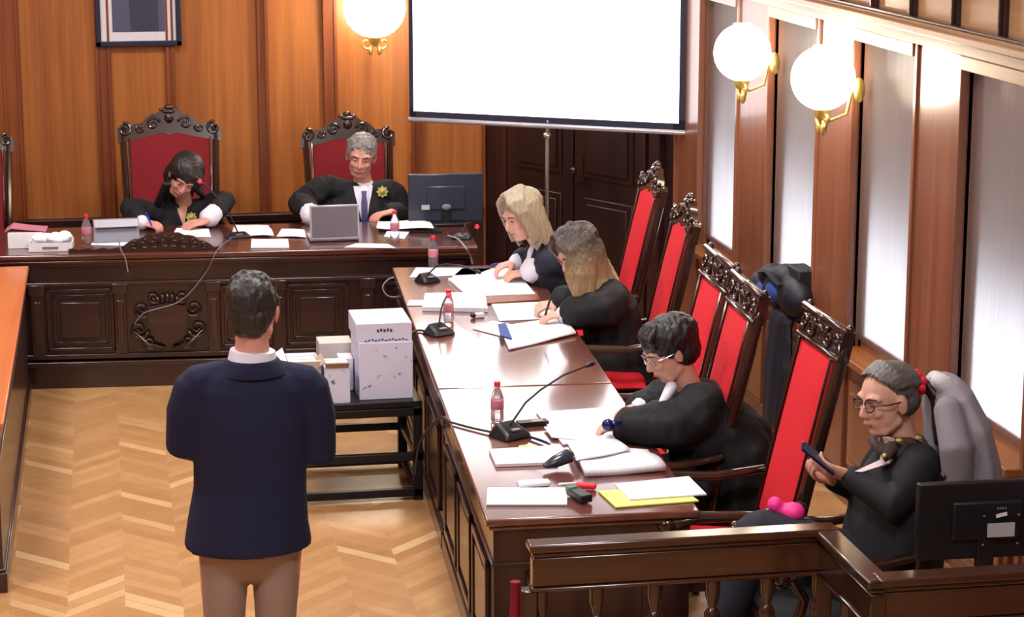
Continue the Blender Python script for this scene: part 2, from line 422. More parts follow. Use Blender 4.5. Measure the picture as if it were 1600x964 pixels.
# right wall : piers, parapet under the sill, frieze above
def yat(px, py=400): return ax(px, py, XW).y
bays = [(yat(1155), yat(1097)), (yat(1280), yat(1204)), (yat(1432), yat(1336)), (yat(1625), yat(1504)), (5.2, 7.0)]
SZ, TZ = .75, 2.3
WT = .06
m = M(); m.b2((XW, YN, 0), (XW + WT, YB, SZ)); m.b2((XW, YN, TZ), (XW + WT, YB, ZC))
edges = [YB] + [e for b_ in bays for e in (b_[1], b_[0])] + [YN]
for i in range(0, len(edges), 2): m.b2((XW, edges[i + 1], SZ - .01), (XW + WT, edges[i], TZ + .01))
struct(m, 'wall_right', 'rightwood', smooth=False)
# pier facings
for i in range(0, 10, 2):
    a, b_ = edges[i + 1] + .0, edges[i] - .0
    if i == 0: b_ = 13.42
    m = M().b2((XW - .03, a, 0), (XW + .02, b_, TZ + .02))
    m.b2((XW - .042, a - .006, 0), (XW - .004, a + .03, TZ + .01)); m.b2((XW - .042, b_ - .03, 0), (XW - .004, b_ + .006, TZ + .01))
    struct(m, 'trim_%d' % (12 + i // 2), 'rightwood', smooth=False, bevel=.005)
# parapet panelling and ledge
m = M().b2((XW - .02, YN, .12), (XW, 13.4, SZ))
for b_ in bays:
    m.b2((XW - .04, b_[0] + .08, .2), (XW - .02, b_[1] - .08, .62)); m.b2((XW - .055, b_[0] + .13, .25), (XW - .02, b_[1] - .13, .57))
struct(m, 'trim_17', 'rightwood', smooth=False, bevel=.006)
struct(M().b2((XW - .045, YN, 0), (XW, 13.4, .13)), 'baseboard_right', 'rightwood', smooth=False, bevel=.01)
for i, b_ in enumerate(bays):
    m = M().b2((XW - .11, b_[0] - .02, SZ - .02), (XW + WT + .02, b_[1] + .02, SZ + .015))
    w = M(); e = .035; y0, y1 = b_; xo = XW + .03
    for (ya, yb, za, zb_) in ((y0, y0 + e, SZ, TZ), (y1 - e, y1, SZ, TZ), (y0, y1, SZ + .015, SZ + .07), (y0, y1, TZ - e, TZ)): w.b2((xo, ya, za), (xo + .02, yb, zb_))
    wf = struct(w, 'window_%d' % (i + 1), 'rightwood', smooth=False)
    build(M().b2((xo + .008, y0 + e, SZ + .05), (xo + .012, y1 - e, TZ - e)), 'pane', 'glass', wf, smooth=False)
    build(M().b2((XW + .012, y0 + .01, SZ + .06), (XW + .014, y1 - .01, TZ - .06)), 'roller_screen', 'sheer', wf, smooth=False)
    build(m, 'window_sill', 'ledgewood', wf, smooth=False, bevel=.006)
    build(M().b2((XW - .05, y0 + .01, TZ - .06), (XW + WT, y1 - .01, TZ + .0)), 'head_board', 'friezewood', wf, smooth=False, bevel=.004)
# frieze of small panels
m = M().b2((XW - .06, YN, TZ), (XW, 13.4, TZ + .10)); m.b2((XW - .09, YN, TZ + .05), (XW, 13.4, TZ + .085))
struct(m, 'trim_18', 'friezewood', smooth=False, bevel=.006)
m = M()
yy = 13.3
while yy > 4:
    m.b2((XW - .04, yy, TZ + .1), (XW, yy + .05, ZC)); m.b2((XW - .055, yy + .015, TZ + .1), (XW, yy + .035, ZC)); yy -= .50
m.b2((XW - .05, YN, 3.0), (XW, 13.4, 3.1)); m.b2((XW - .066, YN, TZ + .1), (XW, 13.4, TZ + .115))
struct(m, 'trim_19', 'darkwoodz', smooth=False, bevel=.004)
m = M().b2((XW - .02, YN, TZ + .1), (XW, 13.4, ZC)); struct(m, 'trim_20', 'friezewood', smooth=False)
# courtyard outside the windows
struct(M().b2((XW + .08, -6, -.3), (XW + 3.6, 60, -.2)), 'ground', 'pavement', smooth=False)
struct(M().b2((XW + 3.3, -6, -.2), (XW + 3.7, 60, 9)), 'courtyard_wall', 'facade', smooth=False)

# fill lights added on the unseen ceiling to brighten the room
for (x, y) in ((-1.6, 4.5), (1.4, 4.5), (-1.6, 8.5), (1.4, 8.5), (-1.2, 12.2), (1.6, 11.8)):
    t = thing('fill_panel', (x, y, ZC), 'added square fill panel on the unseen ceiling', 'fill light', 'added fill panels')
    build(M().b2((x - .42, y - .42, ZC - .05), (x + .42, y + .42, ZC)), 'housing', 'whiteplastic', t, smooth=False)
    build(M().b2((x - .38, y - .38, ZC - .065), (x + .38, y + .38, ZC - .05)), 'diffuser', 'fillglow', t, smooth=False)
    light('lamp', (x, y, ZC - .1), .7, FILL, (1, .97, .96))  # area light of the added panel, fills the room evenly

# wall lamps
def sconce(p, n, label, k=1.0):
    """p = centre of the globe, n = away from the wall"""
    p = V(p); n = V(n); s_ = V((-n.y, n.x, 0)); Z = V((0, 0, 1))
    t = thing('wall_lamp', p - n * .17, label, 'wall lamp', 'globe wall lamps')
    g = M()
    g.lathe(p, [(.03, -.14 * k)] + [(k * .15 * math.sin(R(a)), -k * .15 * math.cos(R(a))) for a in range(20, 161, 10)] + [(.05, .15 * k)], 32)
    build(g, 'lamp_shade', 'shade', t)
    pg = p; p = p - Z * .15 * (k - 1); b_ = M(); b_.ell(p - n * .175 - Z * .06, (.03, .03, .06)).tube([p - n * .15 - Z * .02, p - n * .12 - Z * .17, p - n * .04 - Z * .20, p - Z * .15], .009)
    b_.lathe(p - Z * .165, [(.01, -.04), (.03, -.02), (.045, .02), (.03, .04)], 16)
    for sg in (-1, 1):
        b_.spiral(p - Z * .185 + s_ * sg * .055, s_ * sg, Z, .045, 1.1, .009, math.pi, 1)
        b_.ell(p - Z * .235 + s_ * sg * .03, (.016, .016, .03))
    build(b_, 'bracket', 'brass', t)
    l = bpy.data.lights.new('bulb', 'POINT'); l.energy = BULB; l.color = (1, .86, .66); l.shadow_soft_size = .14
    o = bpy.data.objects.new('bulb', l); C.objects.link(o); o.location = pg + n * (.16 * k)
sconce(ay(585, 10, YB - .26), (0, -1, 0), 'large glowing globe wall lamp on the back wall left of the white screen', 1.4)
sconce(ax(1160, 82, XW - .22), (-1, 0, 0), 'glowing globe wall lamp on the farther pier of the window wall')
sconce(ax(1286, 122, XW - .22), (-1, 0, 0), 'glowing globe wall lamp on the nearer pier of the window wall')

# framed portrait
a = ay(150, 70, YB - .04); b_ = ay(284, 70, YB - .04); w = b_.x - a.x; z0 = ay(217, 72, YB - .04).z; hgt = 1.0
y = YB - .04
t = thing('framed_portrait', ((a.x + b_.x) / 2, y, z0), 'dark framed portrait with a white mount hanging high on the back wall', 'picture')
m = M(); f_ = .035
for (x0, x1, za, zc) in ((a.x, a.x + f_, z0, z0 + hgt), (b_.x - f_, b_.x, z0, z0 + hgt), (a.x, b_.x, z0, z0 + f_), (a.x, b_.x, z0 + hgt - f_, z0 + hgt)): m.b2((x0, y - .03, za), (x1, y + .03, zc))
build(m, 'frame', 'navyframe', t, bevel=.005)
build(M().b2((a.x + .02, y - .005, z0 + .02), (b_.x - .02, y + .005, z0 + hgt - .02)), 'mount', 'mat_white', t, smooth=False)
pa = ay(176, 50, y); pb = ay(258, 50, y)
build(M().b2((pa.x, y - .009, pa.z), (pb.x, y - .005, z0 + hgt - .1)), 'photograph', 'photo', t, smooth=False)
cx = (pa.x + pb.x) / 2
build(M().prism([(-.05, 0), (.13, 0), (.13, .25), (.06, .37), (-.0, .37), (-.06, .22)], (cx, y - .011, pa.z + .002), (1, 0, 0), (0, 0, 1), (0, 1, 0), .003), 'sitter', 'photodark', t, smooth=False)

# projection screen on a tripod
SL = ay(640, 180, 14.15); SR_ = ay(1070, 214, 13.2); zs = (SL.z + SR_.z) / 2; SL.z = SR_.z = zs
se = (SR_ - SL).normalized(); sn = V((-se.y, se.x, 0)); sw = (SR_ - SL).length; ST = 2.42
mid = (SL + SR_) / 2
t = thing('projection_screen', (mid.x, mid.y, 0), 'glowing white projection screen on a tripod in the back right corner', 'projection screen')
build(slab(M(), .03, sw - .04, zs + .055, ST, -.004, .004, V((SL.x, SL.y, 0)), se, sn), 'image_surface', 'projection', t, smooth=False)
m = slab(M(), .0, .045, zs + .02, ST, -.002, .012, V((SL.x, SL.y, 0)), se, sn); slab(m, sw - .075, sw + .0, zs + .02, ST, -.002, .012, V((SL.x, SL.y, 0)), se, sn)
slab(m, 0, sw, zs + .015, zs + .075, -.002, .012, V((SL.x, SL.y, 0)), se, sn)
build(m, 'black_border', 'screenborder', t, smooth=False)
build(M().tube([SL, SR_], .016), 'bottom_bar', 'silver', t)
build(slab(M(), -.05, sw + .05, ST, ST + .12, -.05, .05, V((SL.x, SL.y, 0)), se, sn), 'case', 'whiteplastic', t, bevel=.02)
pc = mid + sn * .06
build(M().tube([(pc.x, pc.y, .25), (pc.x, pc.y, ST + .05)], .014), 'pole', 'chrome', t)
m = M().tube([pc + V((0, 0, -.07)), pc + V((.03, -.01, .0)) - sn * .05, pc + V((.02, -.02, .03)) - sn * .07], .008).ell(pc + V((0, 0, -.07)), .026)
build(m, 'hook', 'chrome', t)
for k in range(3):
    q = R(90 + 120 * k); build(M().tube([(pc.x, pc.y, .55), (pc.x + .32 * math.cos(q), pc.y + .32 * math.sin(q), .02)], .011), 'leg', 'chrome', t)

# ============================================================ JUDGES' BENCH
fl = V((-.46, 13.03, 0)); fr_ = V((2.13, 12.86, 0)); brz = math.atan2(fr_.y - fl.y, fr_.x - fl.x); BZ = .8; BL = (fr_ - fl).length
t = thing('judges_bench', fl, "long dark carved mahogany judges' bench in front of the two red armchairs", 'bench desk', rz=brz)
Lx = -2.2; D = .9
def bx(px): # local x on the bench front for an image column
    r = ray(px, 480); q = (fr_ - fl).normalized(); nn = V((-q.y, q.x, 0)); s_ = fl.dot(nn) / r.dot(nn); p = r * s_; return (p - fl).dot(q)
def bzz(py): return ay(300, py, 12.98).z
m = M().b2((Lx, -.03, BZ - .035), (BL, D, BZ)); m.b2((Lx, -.015, BZ - .06), (BL - .015, D, BZ - .035))
bench = build(m, 'bench_top', 'benchtop', t, space='local', bevel=.01)
m = M().b2((Lx, .02, 0), (BL - .04, .06, BZ - .05)); m.b2((BL - .08, .02, 0), (BL - .04, D - .05, BZ - .05))
m.b2((Lx, -.01, 0), (BL - .02, .03, .16)); m.b2((Lx, -.025, .13), (BL - .01, .03, .16))
build(m, 'bench_body', 'darkwood', t, space='local', bevel=.006)
m = M().b2((Lx, -.005, BZ - .075), (BL - .03, .02, BZ - .055)); m.b2((Lx, -.01, .61), (BL - .03, .02, .63)); m.b2((Lx, .0, .17), (BL - .03, .02, .20))
build(m, 'moulding', 'darkwood', t, space='local', bevel=.004)
for (a, b_) in ((-330, -160), (-150, 40), (72, 178), (345, 425), (448, 545), (600, 700)):
    x0, x1 = bx(a), bx(b_); m = M()
    for k, (i_, y) in enumerate(((0, .0), (.035, .012), (.06, -.004))):
        za, zc = .22 + i_, .59 - i_
        if k < 2:
            wd = .02
            m.b2((x0 + i_, y, za), (x1 - i_, .03, za + wd)); m.b2((x0 + i_, y, zc - wd), (x1 - i_, .03, zc)); m.b2((x0 + i_, y, za), (x0 + i_ + wd, .03, zc)); m.b2((x1 - i_ - wd, y, za), (x1 - i_, .03, zc))
        else: m.b2((x0 + i_ + .02, y, za + .02), (x1 - i_ - .02, .03, zc - .02))
    build(m, 'raised_panel', 'darkwood', t, space='local', bevel=.004)
for px in (58, 188, 334, 436, 575):
    x0 = bx(px); m = M().b2((x0 - .035, -.01, .2), (x0 + .035, .03, .6)); m.b2((x0 - .045, -.02, .56), (x0 + .045, .03, .62)); m.b2((x0 - .02, -.02, .26), (x0 + .02, .03, .52))
    build(m, 'pilaster', 'darkwoodz', t, space='local', bevel=.004)
# carved shield
x0 = bx(262); m = M(); U = V((1, 0, 0)); Z = V((0, 0, 1))
m.prism([(.0, -.16), (.07, -.12), (.11, -.04), (.11, .08), (.0, .10), (-.11, .08), (-.11, -.04), (-.07, -.12)], (x0, -.025, .40), U, Z, (0, 1, 0), .05)
for sg in (-1, 1):
    for (dx, dz, r) in ((.15, .06, .05), (.17, -.06, .055), (.11, -.14, .04), (.08, .13, .035)): m.spiral((x0 + sg * dx, -.01, .40 + dz), U * sg, Z, r, 1.4, .012, R(200))
    m.tube([(x0 + sg * .03, -.01, .23), (x0 + sg * .12, -.015, .25), (x0 + sg * .2, -.01, .33)], [.01, .016, .006])
for i in range(5): m.ell((x0 + (i - 2) * .028, -.02, .515 + .018 * math.cos((i - 2) * .8)), (.013, .014, .025))
build(m, 'carved_shield', 'darkwood', t, space='local', bevel=0)
# carved crest standing on the front edge
xa, xb = bx(110), bx(345); xm = bx(262); m = M(); P_ = []
K = 30
for i in range(K + 1):
    x = xa + (xb - xa) * i / K; dd = (x - xm) / .26
    h = .022 + (.085 * max(0, math.cos(dd * math.pi / 2)) ** .7 if abs(dd) < 1 else 0) + .006 * math.sin(i * 2.1); P_.append((x, h))
m.prism([(xa, 0)] + P_ + [(xb, 0)], (0, .02, BZ), U, Z, (0, 1, 0), .03)
for i in range(3, K - 2, 2):
    x, h = P_[i]
    if h > .04: m.spiral((x, .015, BZ + h * .5), U * (1 if x > xm else -1), Z, h * .35, 1.2, .007, R(90))
build(m, 'carved_crest', 'darkwood', t, space='local')

# ============================================================ DESKS
def desk(name, label, P, topm, group=None, side_panels=2, skirt=True):
    """P = near left, near right, far right, far left at top height"""
    h = .76; P = [V((p[0], p[1], 0)) for p in P]
    t = thing(name, (sum((p for p in P), V())) / 4, label, 'desk', group)
    def quad(m, ins, z0, z1):
        c = sum(P, V()) / 4; q = []
        for i, p in enumerate(P):
            a = (P[(i + 1) % 4] - p).normalized(); b = (P[i - 1] - p).normalized(); q.append(p + (a + b) * ins)
        vs = [v + V((0, 0, z)) for z in (z0, z1) for v in q]
        return m.add(vs, [(3, 2, 1, 0), (4, 5, 6, 7)] + [(i, (i + 1) % 4, 4 + (i + 1) % 4, 4 + i) for i in range(4)])
    build(quad(quad(M(), 0, h - .03, h), .012, h - .05, h - .03), 'desk_top', topm, t, bevel=.008)
    m = quad(M(), .03, .08, h - .05); build(m, 'desk_body', 'sidewood', t, bevel=.004)
    m = quad(quad(M(), .015, 0, .09), .022, .09, .105); build(m, 'plinth', 'sidewood', t, bevel=.006)
    m = quad(M(), .022, h - .19, h - .175); build(m, 'moulding', 'sidewood', t, bevel=.004)
    def face(i, n, z0=.14, z1=.55):
        a, b = P[i], P[(i + 1) % 4]; e = (b - a).normalized(); L = (b - a).length; nn = V((e.y, -e.x, 0))
        for k in range(n):
            u0 = .10 + (L - .2) / n * k + .05; u1 = .10 + (L - .2) / n * (k + 1) - .05; m = M()
            slab(m, u0, u1, z0, z0 + .03, -.03, -.012, a, e, nn); slab(m, u0, u1, z1 - .03, z1, -.03, -.012, a, e, nn)
            slab(m, u0, u0 + .03, z0, z1, -.03, -.012, a, e, nn); slab(m, u1 - .03, u1, z0, z1, -.03, -.012, a, e, nn)
            slab(m, u0 + .06, u1 - .06, z0 + .06, z1 - .06, -.03, -.018, a, e, nn)
            build(m, 'raised_panel', 'sidewood', t, bevel=.004)
    face(3, side_panels); face(0, 1)
    return t
e_ = lambda k: V((1.296, 7.66, 0)).lerp(V((1.567, 12.473, 0)), k); g_ = lambda k: V((2.088, 7.63, 0)).lerp(V((2.372, 12.44, 0)), k)
kS = .406
desk('counsel_desk', 'nearer dark polished desk section with bottle and microphone, behind the balustrade', (e_(0), g_(0), g_(kS - .0015), e_(kS - .0015)), 'deskwood', 'desk run on the right', 3)
desk('counsel_desk', "farther dark polished desk section reaching the judges' bench, women in robes writing", (e_(kS + .0015), g_(kS + .0015), g_(1), e_(1)), 'deskwood', 'desk run on the right', 4)
desk('counsel_desk', 'wooden desk with wall reflection painted in orange, cut off by the left edge of the picture', ((-1.3, 9.37), (-.478, 9.37), (-.472, 12.9), (-1.3, 12.9)), 'reflectwood', None, 3)

# ============================================================ CHAIRS
def armchair(style, fabric, label, group, loc, rz, W=.5, H=1.4, red_top=1.28, crest_h=None):
    t = thing('carved_armchair', loc, label, 'chair', group, rz)
    L = dict(space='local'); wh = W / 2; ln = math.tan(R(13)); yb = lambda z: .25 + ln * (z - .5)
    m = M().box((0, -.0, .455), (W + .04, .50, .06)); [m.box((x, y, .42), (.06, .06, .05)) for x in (-wh, wh) for y in (-.22, .22)]
    build(m, 'seat_frame', 'chairwood', t, bevel=.01, **L)
    m = M().tube([(0, -.21, .505), (0, .0, .515), (0, .2, .505)], [(wh - .02, .032), (wh, .042), (wh - .02, .032)], n=24, up=(0, 0, 1)); build(m, 'seat', fabric, t, **L)
    for sx in (-1, 1):
        prof = [(.028, 0), (.034, .02), (.022, .05), (.03, .09), (.02, .14), (.026, .24), (.034, .33), (.026, .36), (.034, .40), (.034, .43)]
        build(M().lathe((sx * wh, -.22, 0), prof, 14), 'leg', 'chairwood', t, **L)
        build(M().tube([(sx * wh * .92, .30, .01), (sx * wh * .96, .25, .25), (sx * wh, .24, .45)], [.02, .023, .026], n=8), 'leg', 'chairwood', t, **L)
        m = M().tube([(sx * (wh + .01), yb(.72) - .01, .74), (sx * (wh + .03), .1, .715), (sx * (wh + .035), -.12, .725), (sx * (wh + .03), -.22, .70)], [(.022, .018), (.028, .018), (.03, .022), (.032, .028)], n=10)
        m.tube([(sx * (wh + .03), -.2, .69), (sx * (wh + .01), -.14, .6), (sx * (wh + .01), -.18, .48)], [.022, .018, .024], n=10)
        m.spiral((sx * (wh + .03), -.235, .685), (0, -1, 0), (0, 0, 1), .04, 1.3, .016, R(60)); m.ell((sx * (wh + .03), -.23, .70), (.036, .045, .036))
        build(m, 'armrest', 'chairwood', t, **L)
    # back : stiles, red panel, crest
    def P(x, z, d=0): return V((x, yb(z) + d, z))
    sw_ = .045 if style != 'arch' else .05
    m = M()
    for sx in (-1, 1):
        m.tube([P(sx * (wh - sw_ / 2 + .004), .42), P(sx * (wh - sw_ / 2), .8), P(sx * (wh - sw_ / 2 + .012), red_top), P(sx * (wh - sw_ / 2), red_top + .06)], [(.022, .026)] * 4, n=8, up=(0, 1, 0))
        m.tube([P(sx * (wh - sw_ - .004), .6, -.028), P(sx * (wh - sw_ - .0), red_top, -.028)], .006, n=6)
    m.tube([P(-wh + .03, .58), P(wh - .03, .58)], [(.025, .025)] * 2, n=8)
    build(m, 'back_frame', 'chairwood', t, **L)
    m = M(); wr = wh - sw_; n = 10; vs = []; K = 8
    for side in (0, 1):
        for j in range(K + 1):
            z = .6 + (red_top - .6) * j / K
            for i in range(n + 1):
                x = -wr + 2 * wr * i / n; zz = z
                if style == 'arch' and j == K: zz += .03 * math.cos(x / wr * math.pi / 2) ** 2 - (.02 if abs(x) < .03 else 0)
                bul = .02 * (1 - (x / wr) ** 4) * (1 - (2 * j / K - 1) ** 6)
                vs.append(P(x, zz, (-.018 - bul) if side == 0 else .018))
    f = []; s0 = (n + 1) * (K + 1); id_ = lambda s, j, i: s * s0 + j * (n + 1) + i
    for j in range(K):
        for i in range(n):
            f += [(id_(0, j, i), id_(0, j, i + 1), id_(0, j + 1, i + 1), id_(0, j + 1, i)), (id_(1, j, i), id_(1, j + 1, i), id_(1, j + 1, i + 1), id_(1, j, i + 1))]
    for j in range(K): f += [(id_(0, j, 0), id_(0, j + 1, 0), id_(1, j + 1, 0), id_(1, j, 0)), (id_(0, j, n), id_(1, j, n), id_(1, j + 1, n), id_(0, j + 1, n))]
    for i in range(n): f += [(id_(0, 0, i), id_(1, 0, i), id_(1, 0, i + 1), id_(0, 0, i + 1)), (id_(0, K, i), id_(0, K, i + 1), id_(1, K, i + 1), id_(1, K, i))]
    m.add(vs, f); build(m, 'backrest', fabric, t, **L)
    # crest outline
    c = M(); up_ = V((0, ln, 1)).normalized(); o = P(0, red_top, -.02); U = V((1, 0, 0)); nn = V((0, 1, -ln)).normalized()
    if style == 'block':
        ch = H - red_top
        c.prism([(-wh, 0), (-wh, ch * .85), (-wh - .008, ch * .87), (-wh - .008, ch), (wh + .008, ch), (wh + .008, ch * .87), (wh, ch * .85), (wh, 0)], o, U, up_, nn, .045)
        c.tube([o + U * -(wh + .01) + up_ * ch, o + U * (wh + .01) + up_ * ch], .014, n=8); c.tube([o + U * -(wh) + up_ * .008, o + U * wh + up_ * .008], .012, n=8)
        for sg in (-1, 1):
            c.spiral(o + U * sg * wh * .42 + up_ * ch * .5 - nn * .004, U * sg, up_, ch * .34, 1.4, .009, R(120)); c.spiral(o + U * sg * wh * .8 + up_ * ch * .5 - nn * .004, U * -sg, up_, ch * .28, 1.3, .008, R(30))
        c.ell(o + up_ * ch * .5, (.03, .014, ch * .3)); c.ell(o + up_ * ch * 1.02, (.02, .02, .012))
        for sg in (-1, 1): c.ell(o + U * sg * wh + up_ * ch * 1.05 + nn * .02, (.016, .016, .02))
    else:
        pk = H - red_top
        pts = []
        for i in range(25):
            x = -wh - .02 + (W + .04) * i / 24; a = abs(x) / (wh + .02)
            z = pk * (.50 if a > .8 else .42) + (pk * .5 * math.cos(a * math.pi / 2 / .62) ** 1.0 if a < .62 else 0)
            if a > .86: z = pk * (.5 - .2 * (a - .86) / .14)
            pts.append((x, z + .008 * math.sin(i * 1.9)))
        low = [(wh + .02, -.03), (wh - .03, -.02), (wh * .5, .005), (.05, .03), (0, .012), (-.05, .03), (-wh * .5, .005), (-wh + .03, -.02), (-wh - .02, -.03)]
        c.prism(low + pts, o, U, up_, nn, .04)
        for sg in (-1, 1):
            c.spiral(o + U * sg * (wh - .025) + up_ * pk * .28 - nn * .005, U * sg, up_, pk * .22, 1.4, .012, R(90))
            c.spiral(o + U * sg * wh * .33 + up_ * pk * .45 - nn * .005, U * -sg, up_, pk * .22, 1.4, .010, R(20))
            c.spiral(o + U * sg * wh * .62 + up_ * pk * .3 - nn * .005, U * sg, up_, pk * .15, 1.2, .009, R(150))
        c.ell(o + up_ * pk * .62, (.03, .02, pk * .18)); c.ell(o + up_ * pk * .98 + nn * .015, (.028, .02, .022)); c.ell(o + up_ * pk * .84 - nn * .0, (.045, .016, .014))
        for sg in (-1, 1): c.ell(o + U * sg * .04 + up_ * pk * .9 + nn * .01, (.022, .014, .014))
    build(c, 'crest', 'chairwood', t, **L)
    return t
YJ = 14.62
def jl(px, py): p = ay(px, py, YJ); return (p.x, YJ - .47, 0)
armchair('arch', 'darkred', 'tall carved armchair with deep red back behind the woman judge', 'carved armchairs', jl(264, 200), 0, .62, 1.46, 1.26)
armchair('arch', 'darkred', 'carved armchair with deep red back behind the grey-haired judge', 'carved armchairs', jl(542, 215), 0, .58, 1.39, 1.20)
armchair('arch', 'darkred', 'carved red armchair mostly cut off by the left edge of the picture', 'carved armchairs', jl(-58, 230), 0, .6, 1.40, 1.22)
def sc(x, y, style, label, rz=-90, H=1.4, **k):
    q = R(rz); yy = .25 + math.tan(R(13)) * .9
    armchair(style, 'red', label, 'tall red armchairs beside the window wall', (x - -math.sin(q) * yy, y - math.cos(q) * yy, 0), q, W=.48, H=H, red_top=H - (.12 if style == 'block' else .17), **k)
sc(2.94, 11.75, 'arch', 'tall red armchair farthest down the row, behind the grey-blonde woman', -91, 1.43)
sc(2.84, 10.66, 'arch', 'tall red armchair right behind the woman with long ombre hair', -93, 1.43)
sc(2.60, 9.20, 'block', 'empty red armchair in mid row, farther of the two touching ones', -92)
sc(2.555, 8.62, 'block', 'red armchair used by the black-haired person, nearer of the two touching ones', -93)
sc(2.665, 7.94, 'block', 'empty tall red armchair in front of the seated woman with a phone', -90)
armchair('block', 'blackcloth', 'dark armchair draped with a grey coat, under the woman with a phone', 'carved armchairs', (2.45, 7.30, 0), R(-90), W=.46, H=1.02, red_top=.94)

# ============================================================ PEOPLE
HEADM = {}
def frame(f, u):
    f = V(f).normalized(); u = V(u); u = (u - f * u.dot(f)).normalized(); r = f.cross(u)
    return Matrix((r, f, u)).transposed()
def xf(m, o, Q, s=1.0, start=0):
    for i in range(start, len(m.v)): m.v[i] = V(o) + Q @ (m.v[i] * s)
    return m
def head_geo(m, c, Q, s=1.0, male=False):
    k = len(m.v)
    m.ell((0, -.012, .032), (.077, .098, .088), n=24, k=16)
    m.ell((0, .022, -.03), (.062, .066, .085), n=24, k=16)
    m.ell((0, .052, -.088), (.03 if male else .026, .028, .022), n=16)
    m.tube([(-.045, .0, -.06), (-.028, .05, -.088)], [.022, .018]); m.tube([(.045, .0, -.06), (.028, .05, -.088)], [.022, .018])
    m.tube([(0, .083, .018), (0, .098, -.006), (0, .104, -.024)], [.009, .011, .0135], n=12)
    for sx in (-1, 1):
        m.ell((sx * .011, .092, -.029), (.009, .010, .008), n=12)
        m.tube([(sx * .012, .084, .031), (sx * .034, .082, .036), (sx * .052, .066, .030)], [.009, .011, .009], n=10)
        m.ell((sx * .033, .066, -.018), (.024, .02, .022), n=14)
        m.ell((sx * .031, .070, .012), (.015, .015, .011), n=14)
        ear = Matrix.Rotation(sx * R(20), 3, 'Z')
        m.ell((sx * .079, -.006, -.004), (.009, .019, .033), ear, n=14); m.ell((sx * .084, -.002, .006), (.006, .016, .02), ear, n=12)
    m.tube([(-.02, .083, -.052), (0, .090, -.050), (.02, .083, -.052)], [.005, .0065, .005], n=10)
    m.tube([(-.017, .081, -.061), (0, .088, -.063), (.017, .081, -.061)], [.005, .007, .005], n=10)
    xf(m, c, Q, s, k)
def hand(m, w, d, nrm, side=1, curl=.5, spread=.12, s=1.0):
    w, d = V(w), V(d).normalized(); n_ = V(nrm); n_ = (n_ - d * n_.dot(d)).normalized(); l = d.cross(n_) * side
    m.tube([w - d * .01, w + d * .03 * s, w + d * .08 * s], [(.026 * s, .020 * s), (.036 * s, .016 * s), (.040 * s, .013 * s)], n=14, up=n_)
    for i, (off, ln) in enumerate(((-.030, .068), (-.010, .077), (.011, .072), (.030, .056))):
        p = w + d * .080 * s + l * off * s; a = 0; dd = (d + l * off * spread * 20 * .1).normalized(); pts = [p - dd * .012]
        pts.append(p)
        for j, fr in enumerate((.45, .32, .23)):
            a += curl * (.9 if j else .6) + .04 * i
            q = dd * math.cos(a) - n_ * math.sin(a); p = p + q * ln * s * fr; pts.append(p)
        m.tube(pts, [.0095 * s, .0095 * s, .0088 * s, .008 * s, .0072 * s], n=10)
    b = w + d * .025 * s - l * .028 * s - n_ * .004; t1 = b + (d * .6 - l * .75 - n_ * .3).normalized() * .036 * s; t2 = t1 + (d * .9 - l * .25 - n_ * (.25 + curl * .5)).normalized() * .030 * s; t3 = t2 + (d * .95 + l * .1 - n_ * (.2 + curl * .5)).normalized() * .024 * s
    m.tube([b, t1, t2, t3], [.014 * s, .0115 * s, .010 * s, .008 * s], n=10)
    return m
def drape(target, name, mat, rows, o, Q, parent, off=.004, thick=.006, nu=8, label=None, span=.5):
    """a patch of cloth laid on target: rows = [(v, u0, u1)], frame Q columns (u axis, toward axis, v axis)"""
    me = target.data; bv = BVHTree.FromPolygons([mw(target) @ v.co for v in me.vertices], [tuple(p.vertices) for p in me.polygons])
    o = V(o); eu, en_, ev = Q.col[0], Q.col[1], Q.col[2]; grid = []
    for (v, u0, u1) in rows:
        row = []
        for i in range(nu + 1):
            u = u0 + (u1 - u0) * i / nu; p = o + eu * u + ev * v + en_ * span
            h = bv.ray_cast(p, -en_, span * 2)[0]
            row.append((h + en_ * off) if h else None)
        grid.append(row)
    allp = [p for r in grid for p in r if p]
    if not allp: return None
    av = sum(((p - o).dot(en_) for p in allp)) / len(allp)
    for j, (v, u0, u1) in enumerate(rows):
        for i in range(nu + 1):
            if not grid[j][i]: u = u0 + (u1 - u0) * i / nu; grid[j][i] = o + eu * u + ev * v + en_ * av
    m = M(); K = len(rows); N = nu + 1
    vs = [p for r in grid for p in r] + [p - en_ * thick for r in grid for p in r]; s0 = K * N; f = []
    for j in range(K - 1):
        for i in range(nu):
            a = j * N + i; f += [(a, a + 1, a + 1 + N, a + N), (s0 + a, s0 + a + N, s0 + a + 1 + N, s0 + a + 1)]
    bd = [i for i in range(N)] + [j * N + nu for j in range(1, K)] + [(K - 1) * N + i for i in range(nu - 1, -1, -1)] + [j * N for j in range(K - 2, 0, -1)]
    f += [(bd[i], s0 + bd[i], s0 + bd[(i + 1) % len(bd)], bd[(i + 1) % len(bd)]) for i in range(len(bd))]
    m.add(vs, f); return build(m, name, mat, parent, label=label)
